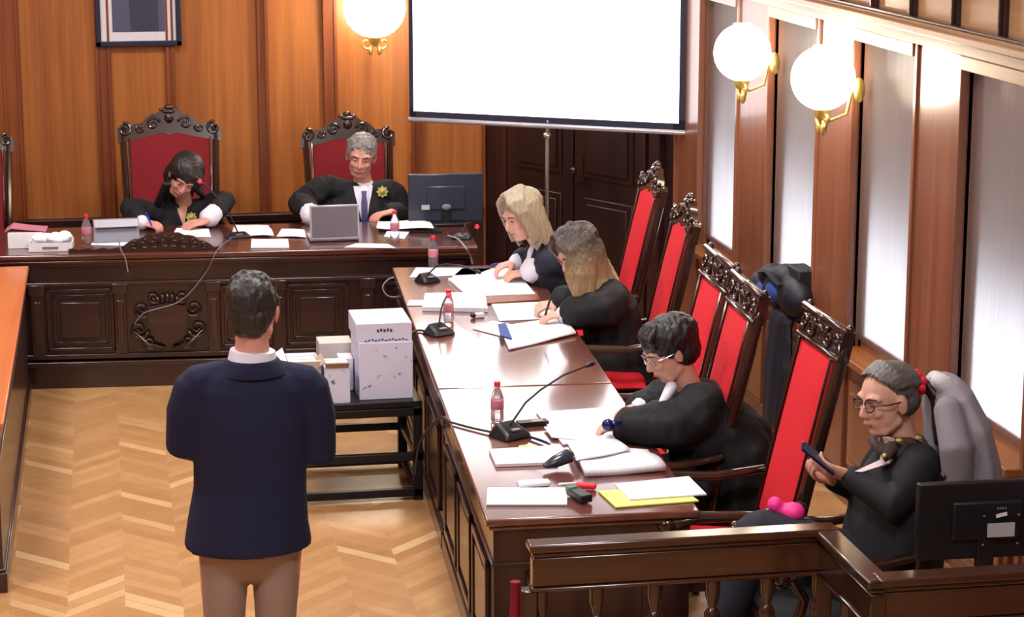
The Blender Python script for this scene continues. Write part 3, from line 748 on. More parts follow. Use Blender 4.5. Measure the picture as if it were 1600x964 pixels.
def brow_eye(parent, c, Q, s=1.0, eyes=True, browm='brow'):
    m = M()
    for sx in (-1, 1): m.tube([(sx * .014, .0925, .030), (sx * .034, .0925, .037), (sx * .052, .076, .031)], [.0022, .0034, .0022], n=8)
    build(xf(m, c, Q, s), 'eyebrows', browm, parent)
    for sx in (-1, 1):
        e = M().mat(0).ell((sx * .031, .0765, .012), (.0115, .0105, .0062), n=14); e.mat(1).ell((sx * .031, .0845, .011), (.0055, .004, .005), n=12)
        build(xf(e, c, Q, s), 'eye', ['eyewhite' if eyes else 'skinred', 'iris'], parent)
    m = M().tube([(-.021, .0885, -.0555), (0, .0965, -.0555), (.021, .0885, -.0555)], [.0025, .0045, .0025], n=8)
    build(xf(m, c, Q, s), 'lips', 'lip', parent)
def body(name, label, J, group=None, skin='skin', male=False, hs=1.0, voxel=.0062):
    """J holds joints in world space; the result is ONE continuous mesh"""
    m = M(); f = V(J['f']).normalized(); Q = frame(J['hf'], J['hu']); hc = V(J['head']); nk = V(J['neck']); ch = V(J['chest']); pe = V(J['pelvis'])
    k = 1.0 if male else .92
    m.tube([pe, pe.lerp(ch, .45), ch, ch.lerp(nk, .6)], [(.165 * k, .115 * k), (.14 * k, .10 * k), (.165 * k, .115 * k), (.11 * k, .08 * k)], n=20, up=f)
    m.tube([nk - (hc - nk) * .25, nk, hc - Q.col[2] * .05 - Q.col[1] * .02], [.075 * k, .058 * k, .054 * k], n=16)
    head_geo(m, hc, Q, hs, male)
    for s_ in 'LR':
        sh, el, wr = V(J['sh' + s_]), V(J['el' + s_]), V(J['wr' + s_])
        m.tube([ch.lerp(nk, .5), sh], [.07 * k, .056 * k]); m.tube([sh, sh.lerp(el, .5), el], [.054 * k, .048 * k, .040 * k]); m.tube([el, el.lerp(wr, .35), wr], [.040 * k, .038 * k, .025 * k])
        hd = J.get('hd' + s_, (wr - el)); hn = J.get('hn' + s_, (0, 0, 1))
        hand(m, wr, hd, hn, J.get('side' + s_, 1 if s_ == 'R' else -1), J.get('curl' + s_, .45), s=1.0 * hs)
        hp, kn, an = V(J['hip' + s_]), V(J['kn' + s_]), V(J['an' + s_]); to = V(J.get('toe' + s_, f))
        m.tube([pe.lerp(hp, .6), hp], [.11 * k, .09 * k]); m.tube([hp, hp.lerp(kn, .5), kn], [.088 * k, .078 * k, .056 * k]); m.tube([kn, kn.lerp(an, .35), an], [.055 * k, .056 * k, .034 * k])
        m.tube([an - V((0, 0, .01)), an + to * .06 - V((0, 0, .045)), an + to * .17 - V((0, 0, .06))], [.036, .034, .024])
    o = build(m, name, skin, None, base=(pe.x, pe.y, 0), remesh=voxel, relax=3, label=label, cat='person', group=group)
    HEADM[o.name] = (hc, Q, hs)
    return o
def shoes(o, J, mat='blackcloth'):
    f = V(J['f']).normalized()
    for s_ in 'LR':
        an = V(J['an' + s_]); to = V(J.get('toe' + s_, f))
        m = M().tube([an - V((0, 0, .012)), an + to * .05 - V((0, 0, .05)), an + to * .18 - V((0, 0, .062))], [.045, .042, .032], n=14)
        for i in range(len(m.v)): m.v[i].z = max(m.v[i].z, .004)
        build(m, 'shoe', mat, o)
def hair_short(o, mat, th=1.0, bangs=0, back=0, name='hair'):
    hc, Q, s = HEADM[o.name]; m = M()
    m.ell((0, -.030, .052), (.086 * th, .106 * th, .084 * th), n=24, k=16); m.ell((0, -.05, -.005), (.078 * th, .072 * th, .08 + back), n=20, k=14)
    for sx in (-1, 1): m.ell((sx * .074, -.012, .03), (.013 * th, .045, .04), n=14)
    for i in range(26):
        a = random.uniform(-2.2, 2.2); b_ = random.uniform(.2, 1.0)
        p = V((math.sin(a) * .075 * b_, -.03 + math.cos(a) * .09 * b_, .052 + .084 * math.sqrt(max(0, 1 - b_ * b_ * .85))))
        m.tube([p, p + V((math.sin(a) * .022, math.cos(a) * .025, -.012))], [.010, .006], n=8)
    if bangs:
        for i in range(9):
            x = (i - 4) * .016; m.tube([(x * .6, .02, .128), (x, .07, .098), (x * 1.15, .088 - abs(x) * .35, .098 - bangs)], [.014, .012, .008], n=8)
    return ruffle(build(xf(m, hc, Q, s), name, mat, o, remesh=.006, relax=2), .006, (55, 55, 22))
def shell(o, name, mats, m, vox=.011, relax=3, label=None): return build(m, name, mats, o, remesh=vox, relax=relax, label=label)
P = ay
print('people')

# ---- man standing, seen from behind
Y = 7.3
J = dict(f=(.12, 1, 0), head=P(396, 487, Y), hf=(.32, .94, -.08), hu=(0, 0, 1), neck=P(394, 552, Y - .01), chest=P(392, 640, Y), pelvis=P(390, 838, Y),
         shL=P(304, 597, Y), shR=P(482, 597, Y), elL=P(284, 688, Y + .02), elR=P(500, 700, Y + .02), wrL=P(330, 705, Y + .24), wrR=P(450, 710, Y + .24),
         hdL=(.9, .5, .1), hdR=(-.9, .5, .1), hnL=(0, 1, .3), hnR=(0, 1, .3))
hz = J['pelvis'].z
for s_, px, px2 in (('L', 350, 350), ('R', 432, 430)):
    J['hip' + s_] = P(px, 850, Y); kx = P(px2, 960, Y).x
    J['kn' + s_] = V((kx, Y + .02, .47)); J['an' + s_] = V((kx, Y - .01, .085))
man = body('person', "standing man in navy blazer and khaki trousers, back turned, facing the judges' bench", J, skin='skinred', male=True)
shoes(man, J)
m = M(); pts = []; rr = []
for py, w_, d_ in ((566, .085, .085), (582, .165, .10), (604, .205, .115), (650, .205, .125), (710, .190, .128), (760, .190, .134), (810, .203, .15), (840, .214, .16), (853, .216, .165)):
    pts.append(P(391 if py < 800 else 388, py, Y)); rr.append((w_, d_))
m.tube(pts, rr, n=28, up=(0, 1, 0))
for s_, sg in (('L', -1), ('R', 1)):
    sh, el, wr = J['sh' + s_], J['el' + s_], J['wr' + s_]
    m.tube([pts[1], sh + V((sg * .0, 0, -.01))], [.06, .068]); m.tube([sh - V((0, 0, .01)), sh.lerp(el, .5) + V((sg * .008, 0, 0)), el + V((sg * -.005, 0, -.01)), el.lerp(wr, .5), wr], [.068, .066, .062, .056, .05])
hz_ = P(388, 851, Y).z
for v_ in m.v: v_.z = max(v_.z, hz_)
jk = shell(man, 'blazer', 'navy', m, .0085, 3)
nc = P(395, 556, Y) - V((.004, .016, 0)); m = M().tube([nc - V((0, 0, .06)), nc - V((0, 0, .025)), nc - V((0, 0, .002))], [(.13, .10), (.102, .094), (.086, .086)], n=24, up=(0, 1, 0), cap=False); shell(man, 'blazer_collar', 'navy', m, .006, 2)
build(M().tube([nc - V((0, 0, .02)), nc + V((.003, 0, .024))], [(.084, .084), (.075, .075)], n=24, up=(0, 1, 0), cap=False), 'shirt_collar', 'shirt', man)
m = M()
for s_ in 'LR':
    hp, kn, an = J['hip' + s_], J['kn' + s_], J['an' + s_]
    m.tube([hp + V((0, 0, .1)), hp.lerp(kn, .4), kn, kn.lerp(an, .6), an + V((0, 0, -.02))], [(.090, .11), (.078, .092), (.066, .07), (.060, .066), (.062, .07)], n=18, up=(0, 1, 0))
m.tube([J['pelvis'] + V((0, 0, .1)), J['pelvis'] - V((0, 0, .045))], [(.176, .135), (.176, .138)], n=20, up=(0, 1, 0))
shell(man, 'trousers', 'trousers', m, .009, 3)
hair_short(man, 'hair_man', .97, back=.0)

# ---- shared robed torso
def robe(o, J, mat, waist=(.2, .15), chest=(.215, .15), sleeve=(.078, .085, .10), skirt=True, folds=.03, sh=.075, vox=.0095, extra=None):
    f = V(J['f']).normalized(); ch, nk, pe = V(J['chest']), V(J['neck']), V(J['pelvis']); m = M()
    m.tube([pe, pe.lerp(ch, .5), ch, ch.lerp(nk, .6)], [(waist[0] * 1.08, waist[1] * 1.1), waist, chest, (chest[0] * .66, chest[1] * .72)], n=48, up=f, folds=folds, nf=11)
    for s_ in 'LR':
        s0, el, wr = V(J['sh' + s_]), V(J['el' + s_]), V(J['wr' + s_]); we = el.lerp(wr, J.get('cut' + s_, .86))
        m.tube([ch.lerp(nk, .62), s0], [sh, sh]); m.tube([s0, s0.lerp(el, .5), el, we], [sh, sleeve[0], sleeve[1], sleeve[2]], n=28, folds=folds * 1.2, nf=7, ph=1.3)
        if skirt:
            hp, kn, an = V(J['hip' + s_]), V(J['kn' + s_]), V(J['an' + s_])
            m.tube([hp, kn], [.125, .11], n=24, folds=folds, nf=6); m.tube([kn, kn.lerp(an, .8)], [.11, .125], n=24, folds=.05, nf=7)
            m.tube([pe - f * .06, V((pe.x, pe.y, .36)) - f * .12], [(.2, .10), (.2, .08)], n=30, up=f, folds=.04, nf=9)
    if skirt: m.tube([V(J['knL']).lerp(V(J['knR']), .5) * 1.0, V(J['hipL']).lerp(V(J['hipR']), .5)], [.10, .12])
    if extra: extra(m)
    return ruffle(shell(o, 'robe', mat, m, vox, 3), .010, (16, 16, 6))
def seated(J, Y, f, width=.17, seat=.56, knee=.52, leg=.42, ky=.0):
    """fill in pelvis, hips, knees, ankles from the torso position and facing"""
    f = V(f).normalized(); r = f.cross(V((0, 0, 1))); pe = V(J['pelvis']); J['f'] = f
    for s_, sg in (('R', 1), ('L', -1)):
        J['hip' + s_] = pe + r * sg * .09 - V((0, 0, .02)); J['kn' + s_] = pe + r * sg * .12 + f * leg + V((0, 0, knee - pe.z)); k = J['kn' + s_]; J['an' + s_] = V((k.x, k.y, .085)) + f * ky
def cuff(o, J, s_, r=.055, mat='lace', name='lace_cuff', a=.72, b_=1.06, fo=.05):
    el, wr = V(J['el' + s_]), V(J['wr' + s_]); build(M().tube([el.lerp(wr, a), el.lerp(wr, (a + b_) / 2), el.lerp(wr, b_)], [r * .9, r, r * 1.08], n=28, folds=fo, nf=11), name, mat, o)

# ---- grey-haired judge
Y = 14.12
J = dict(head=P(564, 246, Y - .06), hf=(-.16, -.93, -.22), hu=(.10, -.12, 1), neck=P(568, 290, Y), chest=P(563, 325, Y + .0), pelvis=P(560, 0, Y + .05),
         shR=P(508, 290, Y), shL=P(612, 296, Y), elR=P(472, 318, Y - .02), elL=P(628, 342, Y + .02), wrR=P(486, 356, 13.78), wrL=P(612, 354, 13.86),
         hdR=(.8, -.5, -.1), hdL=(-.8, -.4, -.05), hnR=(0, 0, 1), hnL=(0, 0, 1))
J['pelvis'].z = .58; J['wrR'].z = .86; J['wrL'].z = .845; seated(J, Y, (0, -1, 0))
jm = body('person', 'grey-haired man in a black judge robe and tie behind the open laptop', J, skin='skinred', male=True, hs=1.1)
rb = robe(jm, J, 'robe', waist=(.24, .16), chest=(.25, .15), sleeve=(.088, .088, .07), sh=.074)
Qc = frame((0, -1, 0), (0, 0, 1)); oc = P(565, 262, Y); oc.y = Y
W = lambda px: (px - 565) * Y / F * -1.0
Hh = lambda py: P(565, py, Y).z - oc.z
drape(rb, 'shirt', 'shirt', [(Hh(288), .062, -.064), (Hh(300), .056, -.05), (Hh(316), .042, -.03), (Hh(336), .024, -.014), (Hh(354), .004, -.002)], oc, Qc, jm, .014, .03)
drape(rb, 'tie', 'tie', [(Hh(294), .018, -.016), (Hh(300), .014, -.011), (Hh(310), .022, -.016), (Hh(330), .026, -.014), (Hh(352), .02, -.012)], oc, Qc, jm, .05, .016, 4)
m = M().tube([P(567, 292, Y - .0), P(567, 284, Y - .0)], [(.072, .068), (.066, .062)], n=20, up=(0, 1, 0)); build(m, 'shirt_collar', 'shirt', jm)
def badge(par, target, px, py, Yb, r=.034):
    o = P(px, py, Yb); me = target.data; bv = BVHTree.FromPolygons([mw(target) @ v.co for v in me.vertices], [tuple(p.vertices) for p in me.polygons])
    d_ = ray(px, py).normalized(); h = bv.ray_cast(V((0, 0, CH)), d_, 40)[0] or o
    q = frame((0, -1, .1), (0, 0, 1)); m = M(); poly = []
    for i in range(16): a = math.pi * i / 8; rr_ = r * (1 if i % 2 == 0 else .72); poly.append((rr_ * math.cos(a), rr_ * math.sin(a)))
    m.prism(poly, h - V((0, .012, 0)), q.col[0], q.col[2], q.col[1], .006); m.ell(h - V((0, .02, 0)), (r * .5, .006, r * .5)); m.ell(h - V((0, .026, 0)), (r * .22, .004, r * .25))
    build(m, 'badge', 'gold', par)
badge(jm, rb, 597, 299, Y - .15, .04)
hair_short(jm, 'hair_grey', 1.02, back=-.01); brow_eye(jm, J['head'], HEADM[jm.name][1], 1.1)
cuff(jm, J, 'R', .062, a=.5, b_=1.12)

# ---- woman judge, bent over her notes
Y = 14.05
J = dict(head=P(287, 278, Y - .12), hf=(-.06, -.84, -.52), hu=(.42, -.35, .8), neck=P(288, 318, Y), chest=P(284, 350, Y + .04), pelvis=P(280, 0, Y + .12),
         shR=P(238, 334, Y + .02), shL=P(326, 322, Y + .02), elR=P(206, 352, Y - .10), elL=P(352, 350, Y - .06), wrR=P(222, 358, 13.74), wrL=P(322, 356, 13.70),
         hdR=(.9, -.35, -.1), hdL=(-.95, -.25, -.08), hnR=(0, -.3, 1), hnL=(0, -.3, 1), curlR=.8, cutL=.55)
J['pelvis'].z = .56; J['wrR'].z = .845; J['wrL'].z = .85; J['elR'].z = .90; J['elL'].z = .92; seated(J, Y, (0, -1, 0))
jf = body('person', 'dark-haired woman in a black judge robe, head bowed, writing with a blue pen', J, skin='skinred', hs=1.06)
rb = robe(jf, J, 'robe', waist=(.20, .15), chest=(.215, .14), sleeve=(.075, .07, .06), sh=.07)
oc = P(286, 320, Y)
drape(rb, 'neckline', 'skinred', [(0.03, .045, -.035), (-.03, .035, -.02), (-.08, .018, -.008), (-.13, .003, -.001)], oc, Qc, jf, .01, .03, label='skin in the V-shaped neckline')
badge(jf, rb, 299, 339, Y - .15, .036)
cuff(jf, J, 'L', .058, 'shirt', 'white_cuff', .35, .85, .02); cuff(jf, J, 'R', .045, 'shirt', 'white_cuff', .8, 1.02, .02)
hc, Q, s = HEADM[jf.name]; m = M(); xfm = lambda p: hc + Q @ (V(p) * s)
m.ell((0, -.030, .05), (.104, .12, .10), n=24, k=16); m.ell((0, -.055, -.03), (.105, .085, .12), n=20); xf(m, hc, Q, s)
for i in range(22):
    t_ = i / 21; a = R(-20 + 220 * t_)      # from her right temple round the back to the left
    st = V((math.cos(a) * -.08, .06 - .15 * t_ if t_ < .5 else -.06, .03)); w0 = xfm((-.075 + .15 * max(0, t_ - .35), .045 - .13 * t_, .03)); w1 = P(257 - 4 * math.sin(t_ * 3) + 45 * t_, 288, Y - .12 + .16 * t_); w2 = P(243 + 52 * t_, 318 + 6 * math.sin(i), Y - .05 + .14 * t_)
    m.tube([xfm((-.02, 0, .12)), w0, w1, w2], [.018, .022, .02, .010], n=10)
for i in range(7):
    x = -.075 + i * .012; m.tube([xfm((x * .3, .03, .135)), xfm((x, .075, .09)), xfm((x - .012, .07, .0 + i * .008))], [.016, .015, .008], n=8)
for i in range(6): m.tube([xfm((.03, -.03, .12)), xfm((.085, -.02 + i * .01, .03)), P(312 + i, 290 + i * 3, Y - .02), P(316, 312, Y + .04)], [.018, .02, .018, .01], n=8)
ruffle(build(m, 'hair', 'hair_dark', jf, remesh=.0065, relax=1), .0035, (110, 110, 14)); brow_eye(jf, J['head'], Q, 1.06, eyes=False)

# ---- women and person along the right desk, facing left
def lockhair(o, mat, paths, base=True, rad=.02, extra=None, th=1.0, name='hair'):
    hc, Q, s = HEADM[o.name]; m = M()
    if base: m.ell((0, -.028, .052), (.09 * th, .108 * th, .088 * th), n=24, k=16); m.ell((0, -.052, -.01), (.084 * th, .072 * th, .09), n=20); xf(m, hc, Q, s)
    for pth in paths:
        n = len(pth); m.tube([(hc + Q @ (V(p[0]) * s)) if isinstance(p, tuple) and isinstance(p[0], tuple) else V(p) for p in pth], [rad * (1 - .5 * i / (n - 1)) for i in range(n)], n=10)
    if extra: extra(m, lambda p: hc + Q @ (V(p) * s))
    return ruffle(build(m, name, mat, o, remesh=.0062, relax=1), .0032, (120, 120, 11))
L_ = lambda *p: (tuple(p),)
# grey-blonde woman
Y = 11.9
J = dict(head=P(816, 338, Y - .02), hf=(-.86, -.42, -.34), hu=(-.2, 0, 1), neck=P(842, 378, Y), chest=P(858, 415, Y), pelvis=P(895, 0, Y),
         shR=P(846, 384, Y + .14), shL=P(874, 398, Y - .14), elR=P(835, 412, Y + .2), elL=P(870, 446, Y - .16), wrR=P(806, 412, Y + .10), wrL=P(826, 432, Y - .04),
         hdR=(-.9, -.1, -.2), hdL=(-.95, .15, -.15), hnR=(0, 0, 1), hnL=(0, -.2, 1), cutL=.42, cutR=.7, curlL=.6, curlR=.7)
J['pelvis'].z = .58; J['wrL'].z = .83; J['wrR'].z = .86; J['elL'].z = .90; seated(J, Y, (-1, 0, 0), leg=.4)
w1 = body('person', 'woman with chin-length grey-blonde hair in a dark robe at the far desk end', J, hs=1.1)
rb = robe(w1, J, 'navyrobe', waist=(.2, .15), chest=(.20, .145), sleeve=(.085, .09, .085), sh=.07)
Qs = frame((-.85, -.5, 0), (0, 0, 1)); oc = P(826, 385, Y - .05)
drape(rb, 'jabot', 'shirt', [(.03, -.03, .03), (-.03, -.025, .022), (-.08, -.02, .018), (-.14, -.018, .016)], oc, Qs, w1, .012, .03)
cuff(w1, J, 'L', .068, 'shirt', 'white_cuff', .34, .92, .02); cuff(w1, J, 'R', .045, 'shirt', 'white_cuff', .6, 1.0, .02)
pth = []
for i in range(26):
    a = R(48 + 264 * i / 25)           # angle from the face, round the back
    x, y = math.sin(a), math.cos(a)
    lo = -.15 + .015 * math.sin(i * 1.7) - (.015 if 6 < i < 20 else 0)
    pth.append([L_(x * .02, -.01 + y * .03, .135), L_(x * .085, -.015 + y * .085, .07), L_(x * .098, -.02 + y * .08, -.03), L_(x * .102 + .0, -.03 + y * .085, lo)])
for sg in (-1, 1):
    for k_ in range(6): pth.append([L_(sg * .008, .05 - k_ * .02, .138), L_(sg * (.045 + k_ * .006), .078 - k_ * .012, .10), L_(sg * (.078 + k_ * .003), .062 - k_ * .008, .045), L_(sg * .092, .05 - k_ * .008, -.03), L_(sg * .092, .045 - k_ * .01, -.12 + .01 * (k_ % 2))])
lockhair(w1, 'hair_blonde', pth, rad=.021); brow_eye(w1, J['head'], HEADM[w1.name][1], 1.1, eyes=False)
# long-haired woman
Y = 10.85
J = dict(head=P(905, 396, Y), hf=(-.80, -.25, -.55), hu=(-.5, 0, .85), neck=P(938, 440, Y), chest=P(950, 478, Y), pelvis=P(972, 0, Y),
         shR=P(930, 445, Y + .15), shL=P(962, 462, Y - .15), elR=P(905, 470, Y + .22), elL=P(952, 512, Y - .22), wrR=P(872, 482, Y + .16), wrL=P(888, 506, Y - .10),
         hdR=(-.95, -.1, -.1), hdL=(-.95, .2, -.1), hnR=(0, -.3, 1), hnL=(0, -.2, 1), curlR=.8, cutL=.9, cutR=.8)
J['pelvis'].z = .58; J['wrR'].z = .83; J['wrL'].z = .83; J['elL'].z = .88; seated(J, Y, (-1, 0, 0), leg=.4)
w2 = body('person', 'woman with long dark-to-blonde hair in a black robe, bent over papers and writing', J, hs=1.08)
rb = robe(w2, J, 'robe', waist=(.2, .15), chest=(.21, .15), sleeve=(.09, .095, .085), sh=.075)
cuff(w2, J, 'L', .05, 'shirt', 'white_cuff', .86, 1.1, .02)
pth = []
for i in range(18):
    t_ = i / 17; p2 = P(886 + 42 * t_, 430, Y - .12 - .03 * math.sin(t_ * 3)); p3 = P(898 + 26 * t_, 462, Y - .14); p4 = P(905 + 16 * t_, 486 - 8 * abs(t_ - .4) * 2, Y - .13)
    pth.append([L_(-.02, -.0, .14), L_(-.085, .06 - .14 * t_, .06), p2, p3, p4])
for i in range(16):
    t_ = i / 15; pth.append([L_(.0, -.04, .14), L_(-.07 + .14 * t_, -.10, .06), P(925 + 24 * t_, 408, Y + .06 - .1 * t_), P(944 + 22 * t_, 436 + 4 * math.sin(i), Y + .02 - .12 * t_)])
for i in range(9):
    t_ = i / 8; pth.append([L_(-.01, .02 - .05 * t_, .14), L_(-.088, .05 - .12 * t_, .05), L_(-.102, .02 - .09 * t_, -.03), P(914 + 40 * t_, 436, Y - .13 + .06 * t_), P(918 + 40 * t_, 458 - 16 * t_, Y - .14 + .06 * t_)])
for sg in (-1, 1):
    for k_ in range(4): pth.append([L_(sg * .006, .05 - k_ * .02, .138), L_(sg * .05, .08 - k_ * .012, .10), L_(sg * .082, .066 - k_ * .01, .04), L_(sg * .094, .06 - k_ * .01, -.04), L_(sg * .094, .07 - k_ * .01, -.13)])
for i in range(6): pth.append([L_(.02, 0, .14), L_(.085, .06 - i * .02, .05), L_(.095, .05 - i * .02, -.06), L_(.09, .04 - i * .02, -.14)])
lockhair(w2, 'hair_ombre', pth, rad=.02); brow_eye(w2, J['head'], HEADM[w2.name][1], 1.08, eyes=False)
# black-haired person
Y = 8.62
J = dict(head=P(1046, 550, Y + .02), hf=(-.86, -.12, -.42), hu=(-.38, 0, .92), neck=P(1078, 608, Y), chest=P(1100, 665, Y), pelvis=P(1150, 0, Y),
         shR=P(1065, 612, Y + .18), shL=P(1100, 632, Y - .18), elR=P(1020, 645, Y + .26), elL=P(1072, 712, Y - .16), wrR=P(1000, 668, Y + .14), wrL=P(984, 690, Y - .0),
         hdR=(-.75, -.5, -.1), hdL=(-.9, .35, -.05), hnR=(.1, -.3, 1), hnL=(0, -.2, 1), cutL=1.0, cutR=.75, curlR=.55)
J['pelvis'].z = .6; J['wrR'].z = .86; J['wrL'].z = .82; J['elL'].z = .86; seated(J, Y, (-1, 0, 0), leg=.38)
p3 = body('person', 'person with short black hair, glasses and a black robe, leaning over the nearer desk', J, hs=1.04)
def ex(m): m.tube([P(1095, 640, Y), P(1135, 690, Y), P(1150, 765, Y)], [(.22, .15), (.27, .19), (.28, .21)], n=40, up=(-.7, 0, .7), folds=.02, nf=9)
rb = robe(p3, J, 'robe', waist=(.24, .18), chest=(.235, .165), sleeve=(.105, .11, .085), sh=.09, extra=ex)
hair_short(p3, 'hair_black', 1.12, bangs=.035, back=.0)
brow_eye(p3, J['head'], HEADM[p3.name][1], 1.04, eyes=False)
build(M().tube([P(1050, 604, Y - .04), P(1036, 628, Y - .10)], [(.026, .026), (.018, .018)], n=14), 'white_collar', 'shirt', p3)
cuff(p3, J, 'R', .045, 'shirt', 'white_cuff', .7, .98, .02)
def glasses(o, mat, s=1.0):
    hc, Q, _ = HEADM[o.name]; m = M()
    for sx in (-1, 1):
        pts = [(sx * (.031 + .026 * math.cos(a)), .100 - .008 * abs(math.cos(a)), .012 + .019 * math.sin(a)) for a in [2 * math.pi * i / 16 for i in range(17)]]
        m.tube(pts, .0024, n=6); m.tube([(sx * .057, .093, .018), (sx * .080, .05, .014), (sx * .086, -.005, .012)], .0024, n=6)
    m.tube([(-.006, .101, .016), (0, .104, .018), (.006, .101, .016)], .0022, n=6)
    build(xf(m, hc, Q, s), 'glasses', mat, o)
glasses(p3, 'chrome', 1.04)
# seated woman with phone
Y = 7.3
J = dict(head=P(1386, 626, Y), hf=(-.93, -.28, -.16), hu=(-.12, 0, 1), neck=P(1412, 690, Y), chest=P(1412, 760, Y + .02), pelvis=P(1420, 0, Y),
         shR=P(1392, 712, Y + .16), shL=P(1440, 722, Y - .15), elR=P(1350, 765, Y + .2), elL=P(1400, 792, Y - .20), wrR=P(1302, 748, Y + .09), wrL=P(1328, 744, Y - .05),
         hdR=(-.8, -.3, .25), hdL=(-.88, .22, .28), hnR=(-.2, .3, -.9), hnL=(-.2, -.6, -.75), curlR=.5, curlL=.45, sideL=1, sideR=-1, cutL=1.02, cutR=1.02)
J['pelvis'].z = .6; J['f'] = V((-1, .1, 0))
pe = J['pelvis']
J['hipR'] = pe + V((0, .09, -.02)); J['hipL'] = pe + V((0, -.09, 0)); J['knR'] = V((2.22, 7.46, .56)); J['knL'] = P(1182, 818, 7.42); J['knL'].z = max(.70, J['knL'].z - .02)
J['anR'] = V((2.25, 7.42, .085)); J['anL'] = V((2.08, 7.38, .30)); J['toeL'] = V((-.9, 0, -.35)).normalized()
w4 = body('person', 'seated woman in black jacket and dark glasses looking down at her phone', J, hs=1.06)
m = M(); ch, nk = J['chest'], J['neck']
m.tube([pe, pe.lerp(ch, .5), ch, ch.lerp(nk, .62)], [(.22, .19), (.21, .18), (.225, .165), (.135, .11)], n=36, up=(-1, 0, 0), folds=.012, nf=7)
for s_ in 'LR':
    s0, el, wr = J['sh' + s_], J['el' + s_], J['wr' + s_]; m.tube([ch.lerp(nk, .6), s0], [.068, .068]); m.tube([s0, s0.lerp(el, .5), el, el.lerp(wr, .98)], [.078, .072, .066, .045], n=18)
jk4 = shell(w4, 'black_jacket', 'blackcloth', m, .0095, 3)
m = M()
for s_ in 'LR': hp, kn, an = J['hip' + s_], J['kn' + s_], J['an' + s_]; m.tube([hp, hp.lerp(kn, .5), kn], [.12, .105, .078], n=18); m.tube([kn, kn.lerp(an, .4), an], [.076, .07, .052], n=18)
shell(w4, 'trousers', 'darktrousers', m, .0095, 3); shoes(w4, J)
Qs = frame((-.9, -.4, .1), (0, 0, 1)); oc = P(1372, 704, Y - .06)
drape(jk4, 'blouse', 'pinkwhite', [(.05, -.035, .03), (.0, -.045, .035), (-.04, -.03, .02), (-.07, -.01, .005)], oc, Qs, w4, .012, .03)
m = M(); q = Q = HEADM[w4.name][1]
for k_ in range(2):
    pts = []
    for i in range(17):
        a = 2 * math.pi * i / 16; c_ = J['neck'] + V((-.005, 0, .005 - k_ * .03)); rr_ = .075 + k_ * .022 + .006 * math.sin(5 * a)
        pts.append(c_ + V((math.cos(a) * rr_, math.sin(a) * rr_, -.02 * math.cos(a + math.pi) * -1 + .01 * math.sin(3 * a))))
    m.tube(pts, .022, n=10)
m.tube([P(1394, 698, Y - .09), P(1384, 716, Y - .11)], [.026, .016], n=10)
build(m, 'scarf', 'scarf', w4, remesh=.007)
build(M().ell(P(1405, 688, Y - .12), (.012, .012, .008)).ell(P(1435, 684, Y - .09), (.014, .012, .007)).ell(P(1382, 712, Y - .13), .009), 'gold_scarf_trim', 'gold', w4)
def pony(m, X):
    for i in range(12):
        a = i / 12 * 2 * math.pi; m.tube([X((-.01, -.095, .045)), X((-.03 + .01 * math.cos(a), -.135, .03 + .01 * math.sin(a))), X((-.085 + .024 * math.cos(a), -.145, -.03)), X((-.11 + .03 * math.cos(a), -.125 + .01 * math.sin(a), -.11)), X((-.11 + .02 * math.cos(a), -.11, -.17))], [.014, .014, .015, .014, .007], n=8)
hc, Q, s = HEADM[w4.name]; pth = []
for i in range(15):
    a = R(-84 + 168 * i / 14); pth.append([L_(math.sin(a) * .082, .068 * math.cos(a) ** .7 + .0, .055 + .052 * math.cos(a)), L_(math.sin(a) * .086, -.02 + .02 * math.cos(a), .06 + .072 * math.cos(a)), L_(math.sin(a) * .07, -.085, .05 + .05 * math.cos(a)), L_(-.01, -.115, .045)])
h_ = M(); h_.ell((0, -.030, .048), (.083, .096, .080), n=24, k=16).ell((0, -.055, .0), (.076, .066, .075), n=20); xf(h_, hc, Q, s)
for p_ in pth: h_.tube([hc + Q @ (V(q_[0]) * s) for q_ in p_], [.005, .012, .013, .010], n=8)
ruffle(build(h_, 'hair', 'hair_gray4', w4, remesh=.006, relax=1), .002, (70, 20, 70))
hc, Q, s = HEADM[w4.name]; m = M(); pony(m, lambda p: hc + Q @ (V(p) * s)); build(m, 'ponytail', 'hair_dark', w4, remesh=.007)
m = M()
for i in range(9): a = i / 9 * 2 * math.pi; m.ell(hc + Q @ V((-.04 + .03 * math.cos(a), -.112 + .008 * (i % 2), .045 + .032 * math.sin(a))), (.017, .017, .017), n=10, k=8)
build(m, 'scrunchie', 'scrunchie', w4); brow_eye(w4, J['head'], Q, 1.06, eyes=True); glasses(w4, 'blackplastic', 1.06)
J4 = J
print('props')

